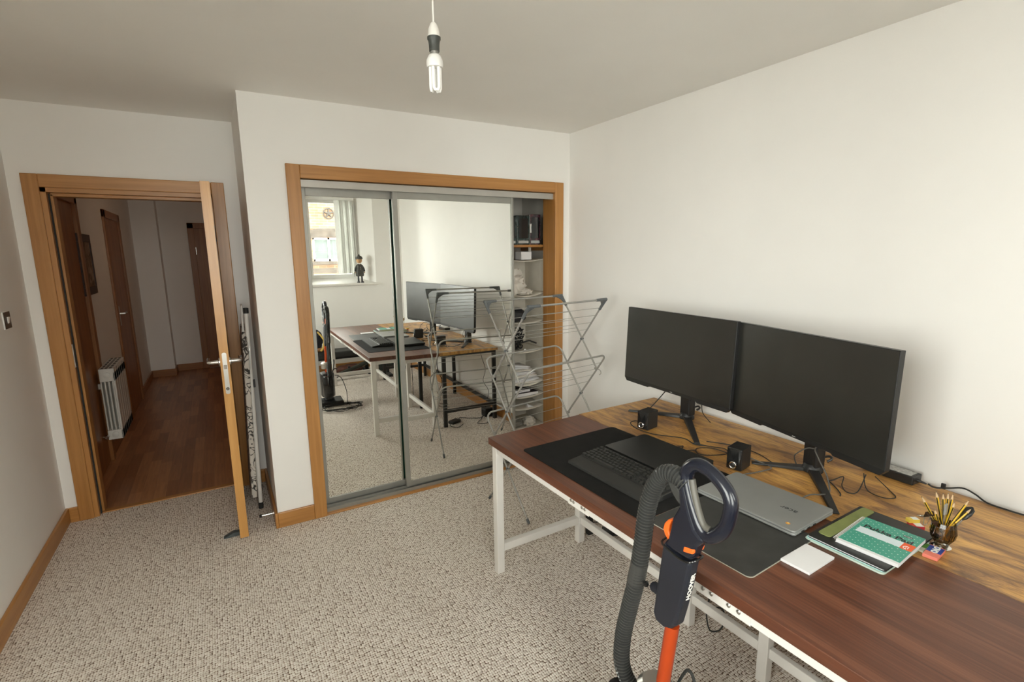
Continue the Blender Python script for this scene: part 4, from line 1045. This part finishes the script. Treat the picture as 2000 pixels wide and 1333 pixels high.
for p in lp_:
    rad_.append(.0175 if p[1] > -2.37 or p[2] < .97 else .0165)
obj('handle_loop', MB().tube(lp_, rad_, 14, True), M_['navy'], vc, smooth=True)
obj('grip_insert', MB().tube(curve([V(-2.333,1.060,-.004),V(-2.343,1.030,-.004),V(-2.360,.990,-.004),V(-2.378,.962,-.004),V(-2.398,.958,-.004)],5), .0085, 10), M_['grip'], vc, smooth=True)
def yz_prism(poly, half, z_ref):
    m = MB(); n = len(poly)
    vs = [V(y, z, -half) for y, z in poly] + [V(y, z, half) for y, z in poly]
    m.add(vs, [tuple(range(n)), tuple(range(2*n-1, n-1, -1))] + [(i, n+i, n+(i+1)%n, (i+1)%n) for i in range(n)])
    return m
neck = [(-2.300,1.058),(-2.306,1.020),(-2.313,.983),(-2.296,.945),(-2.287,.885),(-2.272,.860),(-2.362,.862),(-2.374,.905),(-2.394,.930),(-2.366,.948),(-2.346,.985),(-2.324,1.040)]
obj('handle_neck', yz_prism(neck, .020, 0), M_['navy'], vc, bevel=.009, seg=3)
lower = [(-2.272,.868),(-2.300,.858),(-2.335,.853),(-2.364,.862),(-2.356,.790),(-2.345,.721),(-2.335,.668),(-2.318,.646),(-2.296,.638),(-2.268,.640),(-2.258,.660),(-2.264,.748)]
gb = obj('grip_body', yz_prism(lower, .019, 0), M_['navy_m'], vc, bevel=.009, seg=3)
obj('seam_ring', MB().tube(curve([V(-2.271,.868,-.0205),V(-2.300,.857,-.0205),V(-2.337,.853,-.0205),V(-2.366,.863,-.0205),V(-2.367,.866,.0205),V(-2.337,.857,.0205),V(-2.300,.861,.0205),V(-2.270,.872,.0205)],4,True), .0028, 8, True), M_['black_gl'], vc, smooth=True)
obj('power_trigger', yz_prism([(-2.290,.935),(-2.277,.930),(-2.266,.915),(-2.263,.898),(-2.270,.885),(-2.286,.872),(-2.292,.885),(-2.283,.900),(-2.283,.915)], .012, 0), M_['vorange'], vc, bevel=.004)
obj('release_button', yz_prism([(-2.338,.876),(-2.368,.884),(-2.371,.899),(-2.340,.893)], .0215, 0), M_['vorange'], vc, bevel=.004)
obj('side_knob', MB().lathe([(.014,0),(.014,.022),(.010,.028)], 14, M=T(*V(-2.262,.715)) @ RX(R(-90))), M_['navy_m'], vc, smooth=True)
brand = text_mesh('brand_lettering', 'HOOVER', .019, M_['wmetal'], vc, Matrix.Identity(4), .0006, 0, .0004)
# lettering runs up the narrow -y side of the grip, facing the desk end
brand.matrix_parent_inverse = full(vc).inverted()
side_n = Vector((0,-1,-.135)).normalized(); up_t = Vector((.055,-.135,1)).normalized()
tx = up_t; tz = (side_n - tx*side_n.dot(tx)).normalized(); ty = tz.cross(tx)
po = Vector(V(-2.3574,.785,-.001))
brand.matrix_basis = Matrix(((tx.x,ty.x,tz.x,po.x),(tx.y,ty.y,tz.y,po.y),(tx.z,ty.z,tz.z,po.z),(0,0,0,1)))
obj('wand', MB().tube([V(-2.312,.650),V(-2.290,.36)], .0180, 18), M_['wand'], vc, smooth=True)
# ribbed hose
hp = curve([V(-2.318,1.035),V(-2.296,1.046),V(-2.268,1.048),V(-2.236,1.030),V(-2.207,.975),V(-2.192,.900),V(-2.186,.800),V(-2.174,.690),V(-2.157,.600),V(-2.140,.490),V(-2.148,.400),V(-2.185,.330,.02),V(-2.22,.27,.04)], 40)
# resample evenly, two rings per rib
def resample(P, step):
    out = [P[0]]; acc = 0
    for a, b in zip(P, P[1:]):
        d = (b-a).length
        while acc + d >= step:
            t_ = (step-acc)/d; a = a.lerp(b, t_); out.append(a.copy()); d = (b-a).length; acc = 0
        acc += d
    return out
hr = resample(hp, .0023)
obj('hose', MB().tube(hr, [.0244 if k % 4 in (0, 1) else .0192 for k in range(len(hr))], 16), M_['hose'], vc, smooth=True)
hc = obj('hose_clip', MB().tube([V(-2.182,.752),V(-2.172,.690)], .0245, 16), M_['hose'], vc, smooth=True)
obj('clip_ball', MB().lathe([(.001,-.008),(.006,-.006),(.008,0),(.006,.006),(.001,.008)], 12, M=T(*V(-2.212,.705))), M_['black_gl'], hc, smooth=True)
obj('clip_arm', MB().tube([V(-2.185,.703),V(-2.212,.705)], .004, 8), M_['black'], hc, smooth=True)
obj('elbow_cuff', yz_prism([(-2.325,1.010),(-2.318,.985),(-2.302,.992),(-2.282,1.010),(-2.268,1.030),(-2.290,1.040)], .017, 0), M_['hose'], vc, bevel=.005)
# body and floor head
xb = vx(.25)
obj('wand_collar', MB().lathe([(.045,.40),(.050,.41),(.050,.455),(.036,.47)], 20, M=T(xb,-2.285,0)), M_['steel'], vc, smooth=True)
obj('motor_body', MB().prism(rrect(xb-.068, xb+.068, -2.345, -2.190, .05), .10, .36), M_['black'], vc, bevel=.012)
obj('dust_bin', MB().lathe([(.050,.12),(.056,.14),(.056,.33),(.048,.345)], 22, M=T(xb-.008,-2.17,0)), M_['black_gl'], vc, smooth=True)
obj('rating_label', MB().box(xb-.050, xb-.012, -2.1895, -2.188, .25, .31, M=T(0,.02,0)), M_['paper'], vc)
obj('neck_joint', MB().tube([(xb,-2.27,.13),(xb,-2.25,.06)], [.045,.035], 14), M_['black'], vc, smooth=True)
obj('floor_head', MB().add([(-.125,-.09,.008),(.125,-.09,.008),(.125,.09,.008),(-.125,.09,.008),(-.118,-.07,.075),(.118,-.07,.075),(.118,.07,.05),(-.118,.07,.05)],
    [(3,2,1,0),(4,5,6,7),(0,1,5,4),(1,2,6,5),(2,3,7,6),(3,0,4,7)], M=T(xb+.02,-2.24,0)), M_['black'], vc, bevel=.012)
for s in (-1, 1):
    obj('wheel', MB().lathe([(.030,-.012),(.032,0),(.030,.012)], 18, M=T(xb+.02+s*.075,-2.335,.0325) @ RY(R(90))), M_['rubber'], vc, smooth=True)
obj('cord_hook', MB().tube(curve([(xb+.05,-2.25,.36),(xb+.08,-2.23,.40),(xb+.10,-2.22,.385)],4), .006, 8), M_['black'], vc, smooth=True)
rr = random.Random(11); cp = [(xb+.07,-2.22,.33),(xb+.13,-2.19,.30),(xb+.17,-2.16,.16),(xb+.18,-2.12,.012)]
for k in range(54):
    a = k*.62 + rr.uniform(-.15,.15); rx, ry = rr.uniform(.15,.26), rr.uniform(.07,.14)
    cp.append((-1.30+rx*math.cos(a)+rr.uniform(-.02,.02), -2.035+ry*math.sin(a)+rr.uniform(-.015,.015), .006+.012*abs(math.sin(k*1.3))+.0004*k))
obj('power_cord', MB().tube(curve(cp, 6), .0036, 6), M_['rubber'], vc, smooth=True)
obj('cord_loop', MB().tube(curve([(-1.33,-2.275,.36),(-1.31,-2.288,.42),(-1.30,-2.303,.466),(-1.30,-2.316,.480),(-1.30,-2.330,.470),(-1.30,-2.342,.43),(-1.31,-2.35,.36),(-1.33,-2.33,.30)], 6), .0042, 8), M_['rubber'], vc, smooth=True)

# ------------------------------------------------------------------ inside the wardrobe
M_['fabric'] = plain('white_nonwoven_fabric', (.66,.62,.54,1), .9, var=.05, bscale=120, bstr=.2)
sh = thing('shelf', 'oak shelf high inside the wardrobe', 'shelf', (-.5,.16,1.645)); 
obj('board', MB().box(-1.85, -.022, .17, .637, 1.645, 1.664), M_['oak_x'], sh, bevel=.002)
obj('batten', MB().box(-.042, -.021, .17, .63, 1.62, 1.644), M_['oak_y'], sh)
def artbox(seed, cols):
    m, nt, b = newmat('printed_box_art')
    v = coords(nt, (26,26,19)); n = N(nt, 'ShaderNodeTexNoise'); n.inputs['Scale'].default_value = 1.0; n.inputs['Detail'].default_value = 5; n.inputs['Distortion'].default_value = 1.2
    n.noise_dimensions = '4D'; n.inputs['W'].default_value = seed; nt.links.new(v, n.inputs['Vector'])
    nt.links.new(ramp(nt, n.outputs['Fac'], cols), b.inputs['Base Color']); b.inputs['Roughness'].default_value = .18
    return m
def toybox(x0, x1, y0, z1, label, cols, sd, rz=0, strap=False):
    t = thing('box', label, 'box', ((x0+x1)/2, y0, 1.664), rz, 'printed boxes on the wardrobe shelf')
    w = (x1-x0)/2; K = dict(parent=t, world=False)
    obj('carton', MB().box(-w, w, 0, .13, 0, z1), artbox(sd, cols), bevel=.002, **K)
    obj('window', MB().box(-w*.72, w*.72, -.0012, .0, z1*.22, z1*.9), M_['black_gl'], **K)
    obj('base_print', MB().box(-w*.8, w*.8, -.0014, 0, z1*.05, z1*.14), M_['mark'], **K)
    return t, K
dk = [(.35,(.006,.010,.010,1)),(.5,(.015,.035,.032,1)),(.62,(.04,.06,.06,1)),(.72,(.25,.30,.30,1))]
dr = [(.35,(.010,.008,.010,1)),(.5,(.04,.012,.018,1)),(.62,(.13,.03,.035,1)),(.72,(.40,.32,.30,1))]
toybox(-.46,-.345,.185,.205,'dark printed box at the mirror end of the wardrobe shelf', dk, 1.3)
t, K = toybox(-.342,-.225,.190,.215,'dark teal printed box in the middle of the wardrobe shelf', dk, 4.1, R(4))
t, K = toybox(-.205,-.118,.215,.228,'dark red printed box with a white tag at the jamb end of the shelf', dr, 7.7, R(-14))
obj('white_tag', MB().prism([(-.020,.09),(-.006,.09),(-.008,.13),(-.006,.158),(-.012,.158),(-.0135,.152),(-.017,.158),(-.023,.158),(-.020,.13)], .0005, .0016, M=T(-.024,0,0) @ Matrix(((1,0,0,0),(0,0,-1,0),(0,1,0,0),(0,0,0,1)))), M_['white'], **K)
obj('card_edge', MB().box(-.0455,-.0425,-.002,.001,.0,.226), M_['mark'], **K)
og = thing('hanging_organiser', 'white fabric hanging organiser with sagging shelves in the wardrobe', 'organiser', (-.26,.30,.2))
ox_0, ox_1, oy_0, oy_1 = -.425, -.098, .175, .470
obj('side_panel', MB().box(ox_1-.003, ox_1, oy_0, oy_1, .215, 1.56), M_['fabric'], og)
obj('side_panel', MB().box(ox_0, ox_0+.003, oy_0, oy_1, .215, 1.56), M_['fabric'], og)
obj('back_panel', MB().box(ox_0, ox_1, oy_1-.003, oy_1, .215, 1.56), M_['fabric'], og)
levels = [(1.556,.016),(1.300,.030),(1.082,.022),(.852,.022),(.600,.040),(.486,.022),(.384,.018),(.222,.018)]
for z, sag in levels:
    m = MB()
    def fn(u, v, z=z, sag=sag): return (ox_0+.003+(ox_1-ox_0-.006)*u, oy_0+(oy_1-oy_0-.003)*v, z - sag*(1-(2*u-1)**2)*(1-.6*v))
    obj('fabric_shelf', m.grid(fn, 12, 6), M_['fabric'], og, smooth=True, solid=.004)
for x in (ox_0+.06, ox_1-.06):
    obj('hanging_strap', MB().box(x-.012, x+.012, .30, .302, 1.556, 1.645), M_['fabric'], og)
tag(obj('box', MB().box(-.298,-.205,.20,.29,1.552,1.612), M_['paper'], bevel=.002), 'small white box on top of the fabric organiser', 'box')
def blob(name, c, d, mat, label, cat, amp=.18, seed=0, fr=3.0, n=20):
    from mathutils import noise as mn
    m = MB()
    def fn(u, v):
        th, ph = 2*math.pi*u, math.pi*v
        p = Vector((math.sin(ph)*math.cos(th), math.sin(ph)*math.sin(th), math.cos(ph)))
        # squared-off ellipsoid with creases
        k = 1 + amp*mn.noise(p*fr + Vector((seed,seed*2,0))) - amp*.6*abs(mn.noise(p*fr*2.2 + Vector((seed*3,0,seed))))
        q = Vector((math.copysign(abs(p.x)**.8, p.x), math.copysign(abs(p.y)**.8, p.y), math.copysign(abs(p.z)**.8, p.z)))*k
        return (c[0]+q.x*d[0]/2, c[1]+q.y*d[1]/2, max(c[2]+q.z*d[2]/2, c[2]-d[2]/2))
    o = obj(name, m.grid(fn, n*2, n), mat, smooth=True)
    return tag(o, label, cat)
M_['cotton'] = plain('white_cotton', (.70,.66,.60,1), .9, var=.05, bscale=40, bstr=.35)
blob('laundry_bag', (-.330,.30,1.375), (.20,.20,.205), M_['cotton'], 'crumpled white cotton bag in the top organiser compartment', 'bag', .45, 2, 2.4)
blob('laundry_cloth', (-.255,.235,1.305), (.13,.10,.050), M_['cotton'], 'flap of white cloth spilling from the crumpled bag', 'cloth', .4, 5)
blob('wash_bag', (-.330,.26,1.122), (.19,.14,.105), plain('black_nylon', (.018,.018,.02,1), .6), 'black nylon pouch in the organiser compartment below the white bag', 'bag', .15, 4)
tag(obj('leaflet', MB().box(-.40,-.28,.20,.30,1.176,1.180), M_['paper']), 'white leaflet lying on the black pouch', 'paper')
rr = random.Random(5); cp = []
for k in range(70):
    cp.append((-.325+rr.uniform(-.075,.075), .265+rr.uniform(-.05,.05), .850+.17*rr.random()**1.4+.006))
cable('cable_bundle', cp, .0042, 'tangled bundle of black cables in the organiser', 4)
cable('adapter_lead', [(-.28,.24,.90),(-.22,.225,.915),(-.19,.22,.905),(-.165,.215,.895),(-.155,.212,.89)], .006, 'black plug lead sticking out of the cable bundle', 5)
tag(obj('white_ball', MB().lathe([(.001,-.011),(.008,-.008),(.011,0),(.008,.008),(.001,.011)], 14, M=T(-.268,.205,.848)), M_['upvc'], smooth=True), 'tiny white ball in front of the cable bundle', 'ball')
for k in range(9):
    x0 = -.405+.004*k; z = .580+.018*k; w_ = .275-.016*k
    def fn(u, v, x0=x0, z=z, w_=w_, k=k): return (x0+w_*u, .190+.20*v, z + .006*math.sin(u*5+k*1.7)*(.5+v) + .010*u*u*(.6 if k<5 else -1.6))
    tag(obj('paper_bundle', MB().grid(fn, 8, 3), M_['paper'] if k % 3 else M_['cotton'], smooth=True, solid=.007), ('lowest','second lowest','third lowest','fourth lowest','middle','fourth highest','third highest','second highest','topmost')[k] + ' crumpled white sheet of the stack in the organiser', 'paper', 'crumpled sheets in the organiser')
def book(x0, x1, y0, y1, z0, z1, cov, label):
    t = thing('book', label, 'book', ((x0+x1)/2, y0, z0))
    obj('pages', MB().box(x0+.001, x1-.001, y0+.001, y1, z0+.002, z1-.002), M_['paper'], t)
    obj('cover', MB().box(x0, x1, y0, y1, z1-.002, z1).box(x0, x1, y0, y1, z0, z0+.002), cov, t)
cvr = plain('dark_purple_cover', (.03,.018,.024,1), .4)
book(-.365,-.150,.195,.35,.472,.500,cvr,'thick dark paperback with white pages in the organiser')
book(-.40,-.215,.215,.36,.5005,.525,M_['folder'],'black book on top of the thick paperback')
tag(obj('card', MB().add([(-.245,.20,.372),(-.19,.20,.372),(-.19,.24,.372),(-.245,.24,.372),(-.243,.215,.398),(-.20,.205,.378),(-.20,.235,.378),(-.243,.235,.398)], [(3,2,1,0),(4,5,6,7),(0,1,5,4),(1,2,6,5),(2,3,7,6),(3,0,4,7)]), M_['paper']), 'folded white card on the second lowest organiser shelf', 'card')
blob('cloth_bundle', (-.345,.27,.245), (.13,.13,.06), plain('grey_cloth', (.30,.29,.26,1), .9), 'grey cloth bundle on the lowest organiser shelf', 'cloth', .3, 8)
blob('cloth_bundle', (-.215,.24,.245), (.10,.10,.075), M_['cotton'], 'white rolled socks on the lowest organiser shelf', 'cloth', .3, 9)

# ------------------------------------------------------------------ under the desks
ad = tag(obj('power_adapter', MB().box(-.055,.055,-.035,.035,0,.028), M_['black'], bevel=.006), 'black power brick on the carpet under the rustic desk', 'adapter')
ad.location = (-.475,-1.085,.0); ad.rotation_euler = (0,0,R(-25))
bx = thing('socket_cube', 'black multi-socket cube on the carpet by the wall under the rustic desk', 'socket', (-.105,-1.10,0))
obj('cube', MB().box(-.15,-.06,-1.16,-1.07,0,.085), M_['black'], bx, bevel=.006)
for k in range(2): obj('socket', MB().box(-.152,-.15,-1.15+.042*k,-1.115+.042*k,.025,.06), M_['black_gl'], bx)
cable('floor_cable', [(-.42,-1.11,.016),(-.37,-1.18,.006),(-.30,-1.12,.006),(-.20,-1.07,.006),(-.15,-1.10,.02)], .0034, 'black lead from the power brick to the socket cube')
cable('floor_cable', [(-.53,-1.05,.014),(-.55,-1.00,.005),(-.50,-.94,.005),(-.42,-1.0,.005)], .003, 'short black lead bending in front of the power brick')
cable('floor_cable', [(-.15,-1.12,.04),(-.20,-1.05,.006),(-.26,-.99,.006),(-.30,-.93,.006),(-.22,-.90,.006),(-.20,-.93,.006)], .003, 'curly black lead on the carpet in front of the socket cube')
cable('hanging_cable', [(-.20,-1.05,.69),(-.16,-1.10,.60),(-.13,-1.09,.48),(-.14,-1.12,.36),(-.09,-1.11,.25),(-.12,-1.12,.085)], .0026, 'thin black lead hanging down the wall under the rustic desk')
cable('hanging_cable', [(-.635,-1.80,.685),(-.635,-1.79,.30),(-.635,-1.79,.16),(-.635,-1.80,.105),(-.635,-1.85,.095),(-.635,-1.935,.145),(-.635,-1.948,.09),(-.635,-1.93,.04),(-.635,-1.89,.008),(-.635,-1.872,.03),(-.635,-1.862,.09),(-.635,-1.872,.16),(-.635,-1.88,.685)], .0032, 'black lead looping down behind the white desk frame')
cable('hanging_cable', [(-.40,-1.60,.69),(-.42,-1.62,.45),(-.36,-1.66,.25),(-.44,-1.70,.06),(-.40,-1.62,.006),(-.33,-1.55,.006)], .003, 'black lead hanging under the rustic desk behind the cube speaker')
cable('hanging_cable', [(-.33,-1.74,.69),(-.36,-1.78,.40),(-.30,-1.74,.20),(-.38,-1.72,.03),(-.30,-1.66,.006)], .003, 'second black lead hanging under the middle of the rustic desk')

# ------------------------------------------------------------------ the far end of the room, seen in the mirrors
M_['vinyl'] = plain('black_vinyl', (.018,.018,.017,1), .45, var=.1)
wb = thing('weight_bench', 'low black padded exercise bench under the window', 'bench', (-1.1,-3.60,0))
obj('pad', MB().box(-1.72,-.52,-3.74,-3.46,.265,.345), M_['vinyl'], wb, bevel=.02, seg=3)
obj('frame', MB().box(-1.70,-.54,-3.62,-3.58,.222,.264), M_['black_mt'], wb, bevel=.003)
for x in (-1.60,-.64):
    obj('leg', MB().box(x-.022,x+.022,-3.62,-3.58,.0,.222), M_['black_mt'], wb, bevel=.003)
    obj('foot_bar', MB().box(x-.024,x+.024,-3.78,-3.42,.0,.04), M_['black_mt'], wb, bevel=.003)
rb = thing('rowing_rail', 'dark metal rail sloping up from the floor behind the desk', 'exercise rail', (-1.0,-3.28,0))
obj('rail', MB().tube([(-1.16,-3.30,.045),(-.44,-3.26,.30)], .028, 8), plain('dark_green_metal', (.03,.033,.024,1), .5, .3), rb, smooth=True)
for f in (.3,.62): obj('knob', MB().cbox((-1.16+.72*f,-3.29,.045+.255*f+.04), (.03,.03,.03)), M_['black'], rb, bevel=.004)
obj('floor_bar', MB().box(-1.20,-1.15,-3.42,-3.18,.0,.035).box(-.47,-.42,-3.40,-3.12,.0,.035).box(-.46,-.43,-3.28,-3.25,.035,.29), M_['black_mt'], rb, bevel=.003)
lb = blob('leather_roll', (-.90,-3.52,.085), (.36,.14,.13), plain('red_brown_leather', (.10,.035,.022,1), .5, var=.25, scale=25), 'red-brown leather roll on the floor beneath the bench', 'roll', .15, 3)
lb = blob('sports_bag', (-.43,-3.50,.135), (.30,.20,.25), plain('dark_green_canvas', (.025,.032,.024,1), .8), 'dark green canvas bag on the floor by the bench end', 'bag', .12, 6)
bag = thing('backpack', 'dark blue backpack with a tan base standing on the bench', 'backpack', (-1.33,-3.60,.346))
b_ = blob('body', (-1.36,-3.62,.50), (.34,.20,.31), plain('dark_blue_canvas', (.022,.025,.040,1), .8), None, None, .12, 12)
b2 = blob('base', (-1.34,-3.61,.375), (.36,.20,.060), plain('tan_leather', (.30,.15,.06,1), .6), None, None, .08, 13)
for q in (b_, b2):
    q.parent = bag; q.matrix_parent_inverse = full(bag).inverted()
    for kk in ('label','category'):
        if kk in q.keys(): del q[kk]
obj('strap', MB().tube(curve([(-1.26,-3.52,.62),(-1.20,-3.47,.52),(-1.21,-3.48,.42),(-1.24,-3.50,.37)],5), .012, 8, flat=.35), plain('yellow_strap', (.45,.30,.06,1), .7), bag, smooth=True)
# figurine on the sill
FX, FY_ = -.578, -3.915; FZ = 1.207
M_['coat'] = plain('grey_painted_coat', (.055,.055,.048,1), .6, var=.3, scale=40)
M_['skin'] = plain('painted_wood_face', (.60,.36,.18,1), .6)
fg = thing('figurine', 'tall painted figurine in a grey coat and cap on the window sill', 'figurine', (FX, FY_, FZ), R(0))
Mf = T(FX, FY_, FZ)
obj('body', MB().lathe([(.052,.090),(.056,.11),(.054,.16),(.046,.21),(.036,.25),(.018,.262)], 18, M=Mf @ Matrix.Diagonal((1,.7,1,1))), M_['coat'], fg, smooth=True)
obj('collar', MB().lathe([(.018,.256),(.014,.275)], 14, M=Mf), M_['white'], fg, smooth=True)
hd = obj('head', MB().lathe([(.012,.268),(.030,.280),(.040,.302),(.040,.322),(.030,.345),(.010,.355)], 18, M=Mf), M_['skin'], fg, smooth=True)
obj('nose', MB().lathe([(.001,-.008),(.007,0),(.001,.008)], 8, M=Mf @ T(0,.041,.310)), M_['skin'], hd, smooth=True)
for s in (-1,1): obj('eye', MB().lathe([(.0005,-.003),(.003,0),(.0005,.003)], 8, M=Mf @ T(s*.014,.0375,.322)), M_['black'], hd, smooth=True)
obj('mouth', MB().cbox((0,.0365,.292), (.016,.003,.003), M=Mf), M_['clip'], hd)
obj('cap', MB().lathe([(.046,.325),(.050,.335),(.046,.352),(.030,.370),(.010,.378),(.010,.388),(.004,.392)], 18, M=Mf), M_['coat'], fg, smooth=True)
obj('cap_peak', MB().prism([(-.032,.03),(.032,.03),(.022,.066),(-.022,.066)], .326, .331, M=Mf), M_['coat'], fg, bevel=.002)
for s in (-1,1):
    obj('leg', MB().tube([(FX+s*.024,FY_,FZ+.018),(FX+s*.024,FY_,FZ+.095)], .012, 10), M_['black'], fg, smooth=True)
    obj('shoe', MB().lathe([(.001,0),(.020,.002),(.020,.014),(.008,.024)], 12, M=Mf @ T(s*.026,.012,0) @ Matrix.Diagonal((1,1.7,1,1))), M_['black'], fg, smooth=True)
    a_ = obj('arm', MB().tube(curve([(FX+s*.034,FY_,FZ+.240),(FX+s*.056,FY_,FZ+.20),(FX+s*.064,FY_+.006,FZ+.155)],4), .011, 10), M_['coat'], fg, smooth=True)
    obj('hand', MB().lathe([(.001,-.010),(.008,-.004),(.008,.004),(.001,.010)], 10, M=Mf @ T(s*.064,.007,.143)), M_['skin'], a_, smooth=True)
obj('umbrella', MB().tube([(FX-.072,FY_+.012,FZ+.15),(FX-.076,FY_+.012,FZ+.085)], [.006,.002], 8), M_['black'], fg, smooth=True)
for k in range(3): obj('button', MB().lathe([(.004,0),(.004,.003)], 8, M=Mf @ T(.004,.036-.002*k,.215-.025*k) @ RX(R(-90))), M_['steel'], fg)
dish = thing('trinket_dish', 'tiny pale dish with a dark knob on the sill by the window pane', 'dish', (-1.02,-4.02,FZ))
obj('plate', MB().lathe([(.035,0),(.055,.006),(.056,.009),(.030,.007)], 20, M=T(-1.02,-4.02,FZ)), M_['white'], dish, smooth=True)
obj('knob', MB().lathe([(.010,.007),(.012,.018),(.006,.026)], 12, M=T(-1.02,-4.02,FZ)), M_['black'], dish, smooth=True)
